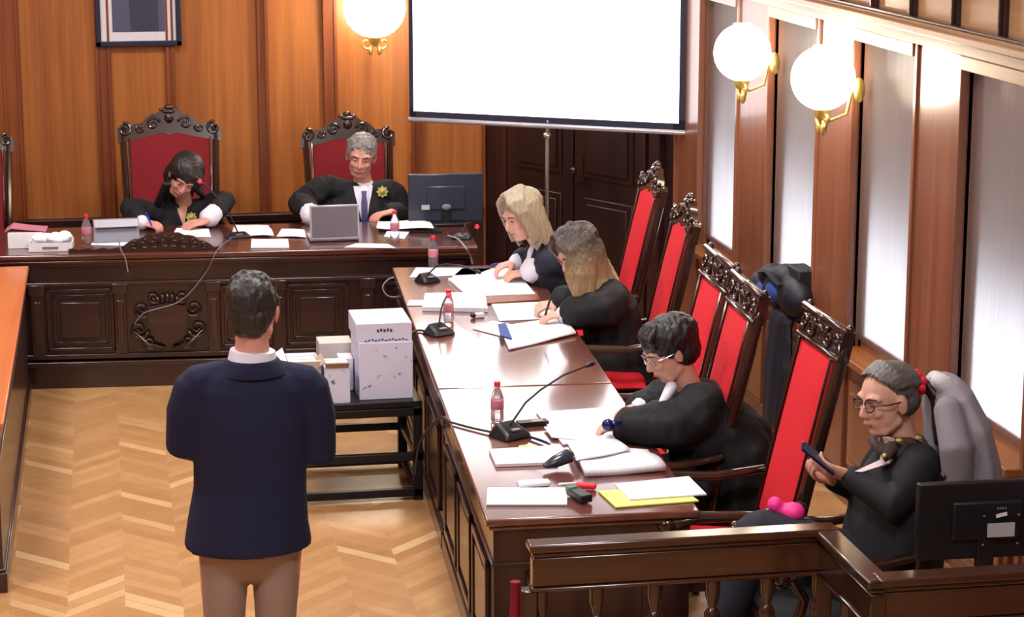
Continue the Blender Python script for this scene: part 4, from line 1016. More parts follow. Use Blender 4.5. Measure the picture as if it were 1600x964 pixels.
# ============================================================ THINGS
DZ = .762; BT = .802
def sheet(px, name, label, z=DZ, mat='paper', t=.004, cat='paper', group='papers on the right desk', wave=.0, base=None, nu=8):
    """px = four image corners (near-left, near-right, far-right, far-left) of paper lying at height z"""
    P4 = [az(a, b, z) for a, b in px]; c = sum(P4, V()) / 4; m = M(); N = nu; vs = []
    for s_ in (1, 0):
        for j in range(N + 1):
            for i in range(N + 1):
                u, v = i / N, j / N; p = P4[0].lerp(P4[1], u).lerp(P4[3].lerp(P4[2], u), v)
                h = wave * (math.sin(u * 5 + px[0][0]) * .5 + .5) * (1 - v * .4) * abs(math.sin(v * 3.1 + .4)) if wave else 0
                vs.append(p + V((0, 0, (h + t) if s_ else (h if wave else 0))))
    f = []; s0 = (N + 1) ** 2; I = lambda s, j, i: s * s0 + j * (N + 1) + i
    for j in range(N):
        for i in range(N): f += [(I(0, j, i), I(0, j, i + 1), I(0, j + 1, i + 1), I(0, j + 1, i)), (I(1, j, i), I(1, j + 1, i), I(1, j + 1, i + 1), I(1, j, i + 1))]
    for i in range(N): f += [(I(0, 0, i), I(1, 0, i), I(1, 0, i + 1), I(0, 0, i + 1)), (I(0, N, i), I(0, N, i + 1), I(1, N, i + 1), I(1, N, i)), (I(0, i, 0), I(0, i + 1, 0), I(1, i + 1, 0), I(1, i, 0)), (I(0, i, N), I(1, i, N), I(1, i + 1, N), I(0, i + 1, N))]
    m.add(vs, f); return build(m, name, mat, None, base=(c.x, c.y, z), label=label, cat=cat, group=group, smooth=bool(wave))
def bottle(p, label, s=1.0, water=True):
    t = thing('water_bottle', p, label, 'bottle', 'small water bottles'); z = V((0, 0, 0)); L = dict(space='local')
    build(M().lathe((0, 0, 0), [(.026, 0), (.031, .006), (.031, .05), (.029, .055), (.031, .06), (.031, .11), (.029, .125), (.018, .155), (.0125, .165), (.0125, .178)], 20), 'bottle_body', 'clear', t, **L)
    build(M().lathe((0, 0, 0), [(.0315, .062), (.0322, .064), (.0322, .104), (.0315, .106)], 20), 'bottle_label', 'bottlelabel', t, **L)
    build(M().lathe((0, 0, 0), [(.0155, .172), (.0155, .192), (.014, .195)], 16), 'cap', 'redcap', t, **L)
    t.scale = (s, s, s); return t
def mic(p, yaw, tip, label, base=(.12, .13, .045), lit=True, cable=None, bm='blackplastic', ring='redlight'):
    p = V(p); t = thing('desk_microphone', p, label, 'microphone', 'gooseneck microphones', yaw)
    b = M(); w, d, h = base; w /= 2; d /= 2
    vs = [(-w, -d, 0), (w, -d, 0), (w, d, 0), (-w, d, 0), (-w * .8, -d * .75, h * .45), (w * .8, -d * .75, h * .45), (w * .6, d * .55, h), (-w * .6, d * .55, h)]
    b.add(vs, [(3, 2, 1, 0), (4, 5, 6, 7), (0, 1, 5, 4), (1, 2, 6, 5), (2, 3, 7, 6), (3, 0, 4, 7)])
    build(b, 'base', bm, t, space='local', bevel=.008)
    tip = V(tip); s0 = p + V((0, 0, h * .8)); mid_ = s0.lerp(tip, .4) + V((0, 0, .05))
    pts = [s0, s0.lerp(mid_, .5) + V((0, 0, .02)), mid_, mid_.lerp(tip, .5) + V((0, 0, .012)), tip]
    build(M().tube(pts, .0045, n=8), 'gooseneck', 'cable', t)
    e_ = (tip - pts[3]).normalized(); build(M().tube([tip, tip + e_ * .035], [.009, .0105], n=12), 'capsule', 'blackplastic', t)
    if lit: build(M().tube([tip - e_ * .004, tip + e_ * .007], .013, n=14), 'light_ring', ring, t)
    build(M().box(tuple(V((0, -d * .55, h * .62))), (.04, .022, .006)), 'talk_button', 'greyplastic', t, space='local')
    return t
def wire(pts, label, mat='cable', r=.004, name='cable', z=None):
    pts = [V(p) for p in pts]; out = []
    for i in range(len(pts) - 1):
        p0, p1, p2, p3_ = pts[max(i - 1, 0)], pts[i], pts[i + 1], pts[min(i + 2, len(pts) - 1)]
        for k in range(6):
            t = k / 6; out.append(.5 * ((2 * p1) + (p2 - p0) * t + (2 * p0 - 5 * p1 + 4 * p2 - p3_) * t * t + (3 * p1 - p0 - 3 * p2 + p3_) * t ** 3))
    out.append(pts[-1]); return build(M().tube(out, r, n=6), name, mat, None, base=pts[0], label=label, cat='cable')
g0 = "papers on the judges' bench"
B_ = lambda px, py, z=BT: az(px, py, z)
# --- on the bench, left to right
def carton(name, label, c, d, rz, mat, extra=None, cat='paper stack', group=None):
    t = thing(name, (c[0], c[1], c[2]), label, cat, group, rz)
    return t
c = B_(40, 388); t = thing('paper_stack', c, "white paper block with a pink sheet on top, left end of the judges' bench", 'paper stack', g0, -.05)
build(M().box((0, .11, .045), (.20, .22, .09)), 'block', 'paper', t, space='local', smooth=False)
m = M(); m.prism([(-.12, .0), (-.08, .028), (.0, .016), (.08, .006), (.12, .004), (.12, 0), (0, .01), (-.08, .02)], (0, .02, .094), (1, 0, 0), (0, 0, 1), (0, 1, 0), .17); build(m, 'pink_sheet', 'bottlelabel', t, space='local')
c = B_(79, 393); t = thing('document_tray', c, 'low white tray heaped with crumpled white paper beside the paper block', 'tray', None, -.05)
m = M().box((0, .09, .004), (.25, .18, .008)); [m.box(q, d_) for q, d_ in (((0, 0, .025), (.25, .006, .05)), ((0, .18, .025), (.25, .006, .05)), ((-.122, .09, .025), (.006, .18, .05)), ((.122, .09, .025), (.006, .18, .05)))]
build(m, 'tray', 'whiteplastic', t, space='local'); build(M().box((0, -.004, .022), (.09, .003, .014)), 'label_holder', 'greyplastic', t, space='local')
m = M()
for i in range(14): m.ell((random.uniform(-.09, .09), random.uniform(.03, .15), .05 + random.uniform(0, .025)), (random.uniform(.03, .05), .035, .018), Matrix.Rotation(random.uniform(0, 3), 3, 'Z') @ Matrix.Rotation(.4, 3, 'X'), 8, 5)
build(m, 'crumpled_paper', 'paper', t, space='local', smooth=False)
bottle(B_(136, 380), "water bottle beside the grey tablet in front of the woman judge", .9)
c = B_(183, 380); t = thing('tablet', c, 'grey tablet propped in a cover in front of the woman judge', 'tablet', None, .05)
q = Matrix.Rotation(R(-28), 3, 'X'); m = M().box(V((0, .04, .07)), (.27, .012, .15), mat=q); build(m, 'cover', 'greyplastic', t, space='local', bevel=.004)
build(M().box(V((0, .028, .115)), (.26, .006, .05), mat=q), 'cover_flap', 'silver', t, space='local', bevel=.003); build(M().box(V((0, .09, .004)), (.25, .12, .008)), 'stand', 'greyplastic', t, space='local')
sheet(((142, 383), (205, 385), (212, 374), (150, 372)), 'paper_sheet', 'white sheet under the grey tablet', BT, group=g0)
sheet(((268, 370), (330, 371), (326, 358), (276, 357)), 'paper_sheet', "white sheet under the woman judge's hands", BT, group=g0)
w_ = M().tube([B_(237, 352, .865), B_(231, 340, .905), B_(228, 334, .93)], .006, n=8); build(w_, 'pen', 'blue', None, base=B_(237, 352, .865), label="blue pen held upright in the woman judge's hand", cat='pen')
mic(B_(372, 370), .2, ay(312, 283, 13.35), "long thin microphone in front of the woman judge's face", (.16, .1, .03))
sheet(((362, 369), (428, 371), (420, 354), (366, 352)), 'document', "curled white document between the two judges", BT, wave=.03, group=g0)
sheet(((392, 388), (452, 388), (450, 376), (393, 376)), 'name_card', "small blank white card at the bench front edge between the judges", BT, t=.01, group=g0)
sheet(((432, 370), (478, 372), (476, 360), (440, 358)), 'document', 'creased paper by the lace cuff of the grey-haired judge', BT, wave=.015, group=g0)
# laptop, lid toward the camera
c = B_(523, 377); t = thing('laptop', c, 'open silver laptop seen from its dark lid in front of the grey-haired judge', 'laptop', None, .0)
lw = .295; lt = Matrix.Rotation(R(-6), 3, 'X')
build(M().box((0, .11, .009), (lw, .22, .016)), 'keyboard_base', 'silver', t, space='local', bevel=.004)
build(M().box(V((0, -.01, .118)), (lw, .010, .205), mat=lt), 'lid_rim', 'silver', t, space='local', bevel=.003)
build(M().box(V((0, -.017, .122)), (lw - .022, .004, .18), mat=lt), 'lid_panel', 'lid', t, space='local', bevel=.002)
m = M(); [m.box(V((-.105 + .016 * i, -.0235, .052 + .001 * (i % 2))), (.011, .002, .010 + .003 * (i % 2)), mat=lt) for i in range(6)]; build(m, 'lid_badge', 'silver', t, space='local')
bottle(B_(617, 373), 'water bottle beside the open papers of the grey-haired judge', .88)
sheet(((592, 362), (690, 364), (676, 349), (598, 350)), 'document_folder', "black folder under the grey-haired judge's papers", BT, mat='blackplastic', t=.012, cat='folder', group=g0)
sheet(((588, 358), (678, 360), (664, 346), (590, 347)), 'document', "open white documents beside the grey-haired judge's laptop", BT + .016, wave=.035, group=g0)
sheet(((600, 370), (632, 374), (640, 362), (606, 360)), 'paper_sheet', "white sheet sticking out under the judge's bottle", BT, group=g0)
sheet(((538, 387), (618, 388), (606, 382), (556, 381)), 'paper_sheet', "thin white sheet at the bench edge near the laptop", BT, group=g0)
# monitor on the bench
def monitor(p, rz, w, h, label, zc, back_label=False):
    t = thing('computer_monitor', p, label, 'monitor', 'black monitors', rz); L = dict(space='local')
    build(M().box((0, 0, .008), (.24, .18, .016)), 'base', 'blackplastic', t, bevel=.006, **L); build(M().box((0, .0, zc * .5), (.06, .03, zc)), 'stand', 'blackplastic', t, bevel=.005, **L)
    m = M().box((0, .010, zc), (w, .028, h)); m.box((0, -.008, zc), (w * .5, .016, h * .5)); build(m, 'housing', 'screen_dark' if not back_label else 'blackplastic', t, bevel=.008, **L)
    build(M().box((0, .025, zc), (w - .03, .002, h - .03)), 'screen', 'screen_dark', t, **L)
    if back_label:
        build(M().box((.045, -.025, zc - .03), (.095, .003, .048)), 'rating_label', 'label', t, **L); build(M().box((.045, -.025, zc + .022), (.038, .003, .012), mat=Matrix.Rotation(R(-12), 3, 'Y')), 'sticker', 'whiteplastic', t, **L)
        m = M(); [m.box((.032 + i * .009, -.0235, zc + .045), (.006, .001, .007)) for i in range(4)]; build(m, 'maker_mark', 'greyplastic', t, **L)
        m = M(); [m.ell((.045 + x, -.024, zc - .03 + z_), .004) for x in (-.06, .06) for z_ in (-.05, .05)]; build(m, 'screws', 'greyplastic', t, **L)
    return t
c = ay(697, 350, 13.62); mo = monitor((c.x, 13.62, BT), R(-2), .47, .30, 'black monitor on the bench turned to the judge, right of him', .165)
build(M().ell((.0, -.03, .11), (.03, .012, .02)), 'cable_hub', 'greyplastic', mo, space='local'); build(M().box((-.13, -.022, .11), (.05, .004, .03)), 'rating_label', 'label', mo, space='local')
mic(B_(722, 372), -.4, ay(745, 354, 13.2), "microphone with a red-lit tip at the right end of the judges' bench", (.12, .1, .03))
wire([B_(700, 368, BT + .01), B_(716, 374, BT + .02), B_(728, 388, BT + .01), ay(735, 400, 12.82), ay(738, 412, 12.84)], "grey cables trailing over the bench edge below the monitor", 'greycable', .005)
wire([B_(362, 372, BT + .006), ay(340, 390, 12.9), ay(320, 428, 12.93), ay(282, 470, 12.94), ay(228, 488, 12.95), ay(210, 506, 12.96)], "thin cable hanging down the judges' bench front below the woman judge", 'greyplastic', .0028)
wire([ay(186, 372, 12.93), ay(188, 388, 12.93), ay(196, 404, 12.94), ay(200, 425, 12.95)], "short cable hanging over the bench edge below the tablet", 'greycable', .0035)
wire([ay(640, 436, 12.55), ay(612, 434, 12.6), ay(598, 448, 12.6), ay(606, 462, 12.6), ay(622, 462, 12.6), ay(628, 440, 12.56)], 'looped cable at the far corner of the right desk', 'greycable', .004)
# left desk items
sheet(((-20, 392), (24, 392), (16, 380), (-20, 380)), 'paper_sheet', 'white sheet on the orange desk at the left edge', DZ, group='papers on the orange desk')

# --- right desk
S = sheet
S(((640, 434), (742, 430), (770, 420), (650, 419)), 'paper_sheet', 'long white sheet by the far microphone on the right desk')
S(((732, 466), (836, 462), (812, 432), (700, 438)), 'document', "large white document under the grey-blonde woman's cuffs", t=.012)
S(((700, 440), (790, 440), (800, 420), (722, 420)), 'paper_sheet', "white sheet the grey-blonde woman is reading")
S(((757, 476), (845, 470), (838, 458), (748, 464)), 'document_folder', 'dark reddish folder between the two women in robes', mat='pilwood', t=.008, cat='folder')
S(((660, 486), (762, 488), (758, 462), (664, 464)), 'document', 'white stack of papers with a blue-grey edge by the second microphone', t=.022, mat='printed')
S(((636, 478), (676, 478), (676, 470), (640, 470)), 'paper_sheet', 'small white sheet at the desk edge beside the white stack')
S(((780, 502), (868, 498), (856, 472), (768, 476)), 'paper_sheet', "white sheet under the writing hand of the long-haired woman")
S(((795, 548), (900, 524), (872, 500), (778, 512)), 'document', 'fanned white papers hanging in front of the long-haired woman', wave=.02, t=.01)
S(((738, 514), (792, 528), (810, 510), (770, 502)), 'paper_sheet', 'white sheet poking out left of the fanned papers')
S(((782, 526), (800, 530), (790, 506), (778, 508)), 'plastic_strip', 'blue plastic strip on the fanned papers', z=DZ + .02, mat='bagblue', t=.006, cat='plastic strip')
c = az(748, 496, DZ); build(M().box(c + V((0, 0, .012)), (.055, .03, .024), .2).mat(1).ell(c + V((-.03, -.01, .014)), (.016, .016, .014)), 'correction_roller', ['whiteplastic', 'blackplastic'], None, base=c, bevel=.004, label='small black and white correction roller near the second microphone', cat='correction roller')
bottle(az(677, 416, DZ), 'water bottle at the far end of the right desk', .9)
bottle(az(701, 502, DZ), 'water bottle partly behind the second microphone on the right desk', .84)
bottle(az(777, 658, DZ), 'water bottle behind the big near microphone on the right desk', .88)
mic(az(668, 440, DZ), .5, az(745, 424, .93), 'microphone nearest the far end of the right desk', (.12, .11, .05), lit=False)
mic(az(686, 522, DZ), .5, ay(701, 462, 10.95), 'middle microphone on the right desk with a red-lit tip', (.13, .12, .055))
mic(az(797, 682, DZ), .5, ay(916, 572, 8.9), 'big near microphone with a long neck reaching right over the desk', (.14, .135, .06), lit=False)
wire([az(672, 520, DZ + .01), az(655, 516, DZ + .006), az(640, 524, DZ + .004), ay(646, 545, 10.55) + V((-.04, 0, 0))], 'black cable from the middle microphone over the desk edge', 'cable', .006)
wire([az(772, 676, DZ + .008), az(735, 668, DZ + .006), az(702, 659, DZ + .006)], 'black cable lying on the desk left of the near microphone', 'cable', .005)
wire([az(702, 659, DZ + .006), az(690, 654, DZ + .004) + V((-.01, 0, 0)), ay(664, 690, 9.2) + V((-.02, 0, 0)), ay(656, 740, 9.2) + V((-.02, 0, 0))], 'cable dropping down the outer side of the right desk', 'cable', .006)
S(((880, 696), (968, 684), (948, 638), (838, 646)), 'paper_sheet', "white sheet beside the black-haired person's hand", t=.006)
S(((862, 684), (930, 690), (955, 664), (850, 668)), 'paper_sheet', 'white sheet overlapping in the middle of the near desk', z=DZ + .008)
S(((775, 730), (872, 726), (868, 700), (764, 706)), 'document', 'white stapled pages beside the rolled-up black folder', t=.012)
S(((914, 746), (1040, 738), (1012, 712), (888, 700)), 'document', 'open thick bundle of white printed pages in front of the black-haired person', wave=.02, t=.022, mat='printed')
S(((900, 722), (985, 704), (950, 680), (886, 692)), 'paper_sheet', 'white printed sheet lying on the open bundle', z=DZ + .03, wave=.012)
S(((760, 790), (886, 790), (886, 764), (762, 764)), 'paper_sheet', 'plain white sheet at the near left corner of the desk', t=.006)
S(((962, 794), (1092, 784), (1060, 762), (934, 768)), 'yellow_folder', 'pale yellow folder at the near right corner of the desk', mat='yellow', t=.005, cat='folder')
S(((984, 782), (1104, 774), (1076, 746), (960, 758)), 'paper_sheet', 'white sheets lying on the pale yellow folder', z=DZ + .006, t=.006)
c = az(834, 760, DZ); build(M().box(c + V((0, 0, .012)), (.125, .05, .02), .05), 'white_case', 'whiteplastic', None, base=c, bevel=.006, label='small white case between two white papers on the near desk', cat='case')
c = az(905, 780, DZ); t = thing('stapler', c, 'black stapler with a green tip on the near desk', 'stapler', None, .25)
build(M().box((0, 0, .018), (.05, .13, .03)), 'handle', 'blackplastic', t, space='local', bevel=.006); build(M().box((-.003, .055, .026), (.044, .035, .022)), 'green_tip', 'green', t, space='local', bevel=.005)
c = az(915, 764, DZ); build(M().box(c + V((0, 0, .012)), (.08, .035, .02), -.4), 'red_marker', 'scrunchie', None, base=c, bevel=.006, label='short red marker behind the stapler', cat='marker')
c = az(832, 664, DZ); build(M().box(c + V((0, 0, .01)), (.13, .05, .018), .1).mat(1).box(c + V((.02, -.002, .0195)), (.05, .03, .002), .1), 'wallet', ['blackplastic', 'cardboard'], None, base=c, bevel=.004, label='dark wallet right of the near microphone', cat='wallet')
def pen(a, b, mat, label): a, b = V(a), V(b); return build(M().tube([a, a.lerp(b, .9), b], [.006, .006, .003], n=8), 'pen', mat, None, base=a, label=label, cat='pen')
pen(az(828, 682, DZ + .008), az(860, 694, DZ + .008), 'phoneblue', 'dark blue pen on the near desk below the wallet')
pen(az(812, 698, DZ + .008), az(838, 698, DZ + .008), 'yellow', 'yellow marker pen above the stapled pages')
pen(az(874, 757, DZ + .008), az(904, 755, DZ + .008), 'whiteplastic', 'white pen touching the green-tipped stapler')
pen(az(852, 492, .86), az(860, 466, .93), 'blackplastic', "pen in the long-haired woman's hand")
pen(az(768, 414, DZ + .01), az(792, 410, DZ + .02), 'blue', "blue pen in front of the grey-blonde woman")
a_, b_ = az(852, 728, DZ + .02), az(888, 712, DZ + .045); m = M().tube([a_, a_.lerp(b_, .5), b_], [(.018, .01), (.032, .024), (.035, .028)], n=16); build(m, 'rolled_folder', 'screen_dark', None, base=a_, label='rolled-up dark folder between the white papers on the near desk', cat='folder')
c = az(950, 664, .85); build(M().ell(c, .026).tube([c, az(968, 660, .86)], [.016, .012]), 'foam_microphone', 'phoneblue', None, base=c, label="round dark foam tip by the black-haired person's hand", cat='foam tip')

# phone
a_ = P(1272, 712, 7.26); t = thing('mobile_phone', a_, "blue-black phone held up in the seated woman's hands", 'phone')
q = frame((.55, -.35, .75), (-.75, .15, .6)); build(M().box(a_ + V((.015, 0, -.01)), (.072, .008, .15), mat=q), 'phone_case', 'phoneblue', t, bevel=.004); build(M().box(a_ + V((.015, 0, -.01)) + q.col[1] * .005, (.064, .002, .138), mat=q), 'phone_screen', 'screen_dark', t)

# --- low black metal table with boxes
X1 = ay(655, 700, 10.55).x; X0 = ay(425, 700, 10.55).x; YT = 10.42; TD = .62; TH_ = .50
t = thing('metal_table', ((X0 + X1) / 2, YT + TD / 2, 0), 'low black metal frame table carrying white archive boxes', 'table')
build(M().b2((X0, YT, TH_ - .03), (X1, YT + TD, TH_)), 'table_top', 'blackmetal', t, bevel=.004)
m = M(); s_ = .035
for z in (TH_ - .075, .20, .02):
    m.b2((X0, YT, z), (X1, YT + s_, z + .04)); m.b2((X0, YT + TD - s_, z), (X1, YT + TD, z + .04))
    m.b2((X0, YT, z), (X0 + s_, YT + TD, z + .04)); m.b2((X1 - s_, YT, z), (X1, YT + TD, z + .04))
build(m, 'rails', 'blackmetal', t, bevel=.003)
for x in (X0, X1 - .045):
    for y in (YT, YT + TD - .045): build(M().b2((x, y, 0), (x + .045, y + .045, TH_ - .03)), 'leg', 'blackmetal', t, bevel=.003)
def cbox(name, label, pxl, pxr, y, z, h, d, mat, openm=False, cat='box', lidh=0, group='boxes on the metal table', topm=None, rz=0):
    a = ay(pxl, 560, y); b = ay(pxr, 560, y); w = b.x - a.x; cx_ = (a.x + b.x) / 2; t = thing(name, (cx_, y + d / 2, z), label, cat, group, rz); L = dict(space='local')
    if openm:
        m = M(); th = .008
        m.box((0, 0, th / 2), (w, d, th)); m.box((0, -d / 2, h / 2), (w, th, h)); m.box((0, d / 2, h / 2), (w, th, h)); m.box((-w / 2, 0, h / 2), (th, d, h)); m.box((w / 2, 0, h / 2), (th, d, h))
        build(m, 'carton', mat, t, **L)
        m = M(); q = Matrix.Rotation(R(35), 3, 'X'); m.box(V((0, -d / 2 - .01, h + .012)), (w, .004, .04), mat=q); q = Matrix.Rotation(R(-35), 3, 'Y'); m.box(V((-w / 2 - .02, 0, h + .015)), (.05, d, .004), mat=q); build(m, 'flap', topm or mat, t, **L)
        for k in range(3): build(M().box((0, -d / 4 + k * d / 4, h * .55), (w * .85, d * .16, h)), 'papers', 'paper', t, **L)
    else:
        build(M().box((0, 0, h / 2), (w, d, h)), 'carton', mat, t, bevel=.003, **L)
        if lidh: build(M().box((0, 0, h - lidh / 2 + .002), (w + .012, d + .012, lidh)), 'lid', topm or mat, t, bevel=.003, **L)
    return t
yb_ = YT + .06
zA = ay(600, 535, yb_).z; zB = ay(600, 505, yb_ + .02).z
t = cbox('archive_box', 'big white printed archive box, lower of the stack on the metal table', 561, 645, yb_, TH_, zA - TH_, .36, 'boxprint')
t = cbox('archive_box', 'plain white archive box on top of the big printed box', 557, 644, yb_ + .02, zA, zB - zA, .34, 'boxwhite')
m = M()
for i in range(5): m.box((-.03 + i * .016, -.172, .055 + .003 * (i % 2)), (.010, .003, .012))
build(m, 'printed_mark', 'ink', t, space='local')
m = M()
for i in range(13): m.box((-.09 + i * .0165, -.1735, .006 + .003 * (i % 3)), (.011, .003, .005))
build(m, 'torn_tape', 'ink', t, space='local')
cbox('open_carton', 'small open cardboard box of papers left of the archive boxes', 508, 545, YT + .03, TH_, ay(525, 575, YT + .03).z - TH_, .2, 'boxprint', True, topm='cardboard')
cbox('open_carton', "open white box of papers half hidden behind the standing man's arm", 448, 500, YT + .05, TH_, ay(480, 572, YT + .05).z - TH_ , .28, 'boxwhite', True, topm='paper')
cbox('cardboard_box', 'brown cardboard box at the back of the metal table', 499, 551, YT + .42, TH_, ay(520, 536, YT + .42).z - TH_, .16, 'kraft')
cbox('paper_bundle', 'upright bundle of white papers between the small open box and the archive boxes', 530, 552, YT + .27, TH_, ay(540, 560, YT + .27).z - TH_, .12, 'paper', cat='paper bundle')
wire([(X1 + .03, YT + .1, .52), (X1 + .05, YT + .0, .35), (X1 + .02, YT - .02, .22), (X1 + .06, YT - .05, .12), (X1 + .03, YT - .02, .012), (X1 + .07, YT - .35, .012)], 'tangled dark cable between the metal table and the right desk', 'cable', .008)

# --- balustrade
RZ = .9; a = az(826, 848, RZ); Yb_ = 6.95; XA = a.x; XB = 2.335; Yc = 6.42; XE = 3.44
t = thing('balustrade', ((XA + XB) / 2, Yb_, 0), 'dark turned wooden balustrade with a corner, in the near right foreground', 'railing')
def rail(m, p, q, w=.085, h=.028, z=RZ):
    p, q = V(p), V(q); e = (q - p).normalized(); n_ = V((-e.y, e.x, 0)); L = (q - p).length; o = p
    for (u0, u1, z0, z1, hw) in ((-w / 2, L + w / 2, z - h, z, w / 2), (-w / 2 + .012, L + w / 2 - .012, z - h - .02, z - h, w / 2 - .014), (-.03, L + .03, z - .15, z - h - .02, .028), (-.035, L + .035, z - .165, z - .15, .035)):
        slab(m, u0, u1, z0, z1, -hw, hw, o, e, n_)
    return m
build(rail(M(), (XA + .04, Yb_, 0), (XB, Yb_, 0)), 'handrail', 'balwood', t, bevel=.007)
build(rail(M(), (XB, Yb_ - .04, 0), (XB, Yc, 0), .084, z=RZ - .003), 'handrail', 'balwoody', t, bevel=.007)
build(rail(M(), (XB + .04, Yc, 0), (XE - .04, Yc, 0)), 'handrail', 'balwood', t, bevel=.007)
m = M()
for p, q in (((XA, Yb_), (XB, Yb_)), ((XB, Yb_), (XB, Yc)), ((XB, Yc), (XE, Yc))):
    p, q = V((*p, 0)), V((*q, 0)); e = (q - p).normalized(); n_ = V((-e.y, e.x, 0)); slab(m, 0, (q - p).length, .05, .11, -.03, .03, p, e, n_); slab(m, 0, (q - p).length, 0, .05, -.045, .045, p, e, n_)
build(m, 'bottom_rail', 'balwood', t, bevel=.006)
prof = [(.026, .11), (.026, .16), (.016, .175), (.026, .19), (.016, .205), (.022, .26), (.03, .33), (.026, .39), (.014, .46), (.014, .47), (.026, .485), (.026, .50), (.015, .515), (.028, .535), (.028, .555), (.015, .575), (.028, .595), (.028, .615), (.014, .635), (.020, .66), (.026, .68), (.026, .74)]
def bal(x, y): build(M().lathe((x, y, 0), prof, 16), 'baluster', 'balwoody', t)
for px in (845, 933, 1023, 1113, 1198, 1278): bal(ay(px, 940, Yb_).x, Yb_)
bal(XB, Yb_ - .27); 
for k in range(4): bal(XB + .22 + k * .22, Yc)
for (x, y) in ((XB, Yb_), (XB, Yc), (XA + .0, Yb_)): build(M().box((x, y, .39), (.055, .055, .70)), 'newel_post', 'balwoody', t, bevel=.006)
x = XA - .035; build(M().lathe((x, Yb_ + .05, 0), [(.02, .0), (.02, .3), (.03, .33), (.02, .36), (.02, .58), (.028, .60), (.02, .62), (.016, .74), (.018, .75)], 14), 'red_post', 'darkred', None, base=(x, Yb_ + .05, 0), label='slim dark red post at the left end of the balustrade', cat='post')

# --- side table and monitor behind the rail
c = ay(1532, 800, 6.78); tx = c.x
t = thing('side_table', (tx, 6.82, 0), 'small wooden table behind the balustrade carrying the near monitor', 'table')
build(M().b2((tx - .34, 6.62, .62), (min(tx + .36, 3.3), 7.02, .65)), 'table_top', 'ledgewood', t, bevel=.005)
for x in (tx - .31, min(tx + .32, 3.27)):
    for y in (6.65, 6.98): build(M().b2((x - .02, y - .02, 0), (x + .02, y + .02, .62)), 'leg', 'ledgewood', t, bevel=.004)
monitor((tx + .02, 6.78, .651), R(-2), .48, .27, 'black monitor seen from behind at the near right corner', .295, True)

# grey coat on the back of the near chair
def PX(px, py, y=7.3): return P(px, py, y)
m = M()
m.tube([PX(1480, 608), PX(1492, 650), PX(1502, 705), PX(1508, 775)], [(.16, .07), (.25, .085), (.27, .095), (.28, .10)], n=40, up=(1, 0, .2), folds=.03, nf=9)
for sg in (-1, 1): m.tube([PX(1480, 636, 7.3 + sg * .15), PX(1494, 700, 7.3 + sg * .24), PX(1496, 765, 7.3 + sg * .22)], [.05, .06, .05], n=16, folds=.04, nf=7)
ct = build(m, 'draped_coat', 'greycoat', None, base=PX(1480, 700) * 1.0, remesh=.010, relax=2, label='grey coat with pale fur collar draped over the chair behind the seated woman', cat='coat')
m = M()
for i in range(14): t_ = i / 13; m.ell(PX(1462 + 30 * t_, 592 + 32 * t_ ** 1.5, 7.38 + .14 * math.sin(i * 1.3)), (.032, .045, .03), Matrix.Rotation(i, 3, 'Z'), 10, 8)
m.tube([PX(1482, 606, 7.24), PX(1468, 596, 7.34), PX(1464, 596, 7.5)], .035, n=12)
build(m, 'fur_collar', 'greyfur', ct, remesh=.009, relax=1)
# pink thing on the empty chair
c = P(1240, 796, 7.40)
c = c - V((0, 0, .01)); m = M().ell(c, (.042, .05, .036)).ell(c + V((-.06, .03, .022)), (.028, .035, .03)).ell(c + V((-.03, .02, .005)), (.04, .035, .024))
build(m, 'pink_bundle', 'pink', None, base=c - V((0, 0, .03)), remesh=.006, label='bright pink cloth bundle on the lap of the seated woman with a phone', cat='cloth bundle')
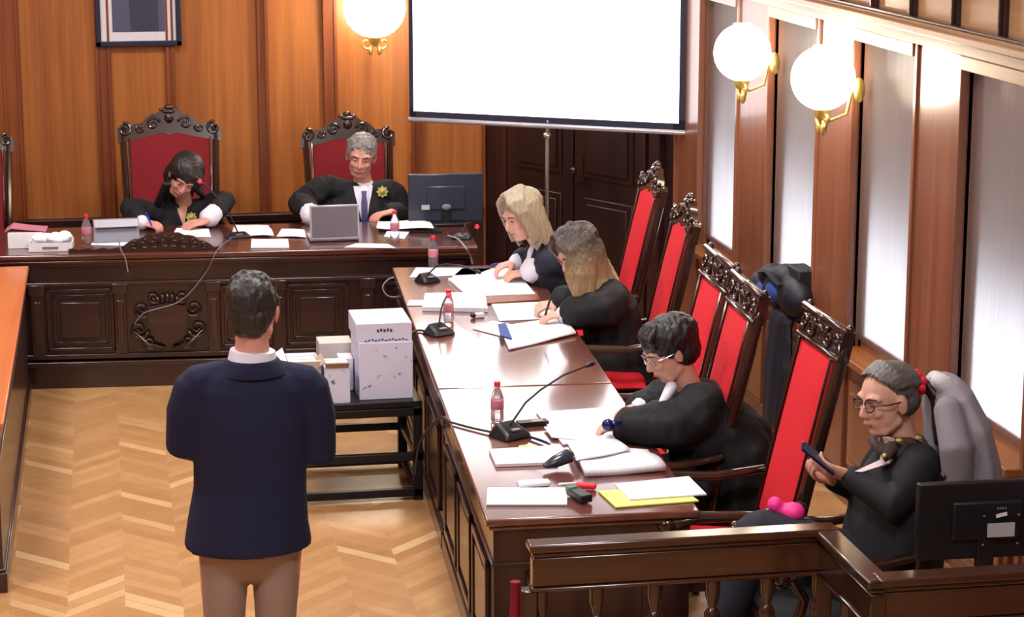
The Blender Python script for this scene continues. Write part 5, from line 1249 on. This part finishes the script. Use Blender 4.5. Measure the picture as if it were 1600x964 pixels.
# bags and coat at the window ledge
b0 = bays[1]; yb0 = b0[0] + .25
c = ax(1232, 462, XW - .05)
t = thing('backpack', (XW - .06, c.y, SZ + .015), 'dark blue bag lying on the window ledge', 'bag')
m = M(); yy = c.y - .22
for i, (dy, z, r) in enumerate(((-.05, .12, .13), (.22, .10, .12), (.48, .08, .10), (.1, .2, .08), (.32, .16, .08))): m.ell((XW - .10, yy + dy, SZ + .015 + z * 1.0), (.085, r * 1.2, r * .8), n=16)
build(m, 'bag_body', 'bagdark', t, remesh=.01, relax=2)
m = M(); m.ell((XW - .16, yy + .12, SZ + .13), (.04, .10, .055)).ell((XW - .16, yy + .34, SZ + .10), (.03, .05, .04)); build(m, 'blue_pocket', 'bagblue', t, remesh=.008)
m = M().tube([(XW - .18, yy - .05, SZ + .2), (XW - .20, yy + .1, SZ + .24), (XW - .18, yy + .3, SZ + .2)], [(.02, .006)] * 3, n=8); build(m, 'strap', 'blackcloth', t)
c2 = ax(1258, 455, XW - .02); m = M(); o_ = V((XW - .06, c2.y - .06, SZ + .016)); m.box(o_ + V((0, 0, .135)), (.10, .20, .27)); m.box(o_ + V((-.055, 0, .12)), (.02, .14, .18))
build(m, 'upright_bag', 'bagdark', None, base=o_, bevel=.03, label='tall black case standing on the ledge beside the blue bag', cat='bag')
m = M(); y_ = ax(1222, 540, XW - .12).y
m.tube([(XW - .13, y_, SZ + .0), (XW - .14, y_, .5), (XW - .15, y_ - .02, .2)], [(.16, .035), (.19, .05), (.17, .05)], n=36, up=(1, 0, 0), folds=.08, nf=9)
m.tube([(XW - .04, y_, SZ + .05), (XW - .13, y_, SZ + .01)], [(.15, .03), (.16, .035)], n=20, up=(0, 0, 1))
build(m, 'hanging_coat', 'bagdark', None, base=(XW - .13, y_, .15), remesh=.012, label='dark coat hanging down from the window ledge under the bags', cat='coat')

# ============================================================ DAYLIGHT
w = bpy.data.worlds.new('sky'); bpy.context.scene.world = w; w.use_nodes = True; bg = w.node_tree.nodes['Background']
bg.inputs[0].default_value = (.95, .96, 1, 1); bg.inputs[1].default_value = SKY
s = bpy.data.lights.new('sun', 'SUN'); s.energy = SUN; s.angle = R(3); s.color = (1, .97, .93)
o = bpy.data.objects.new('sun', s); C.objects.link(o); o.rotation_euler = (R(-14), R(2), 0)
vs = bpy.context.scene.view_settings; vs.view_transform = 'Standard'; vs.look = 'None'; vs.gamma = 1; vs.use_curve_mapping = False; vs.exposure = EXPO
bpy.context.scene.cycles.use_denoising = True
bpy.context.scene.cycles.max_bounces = 8
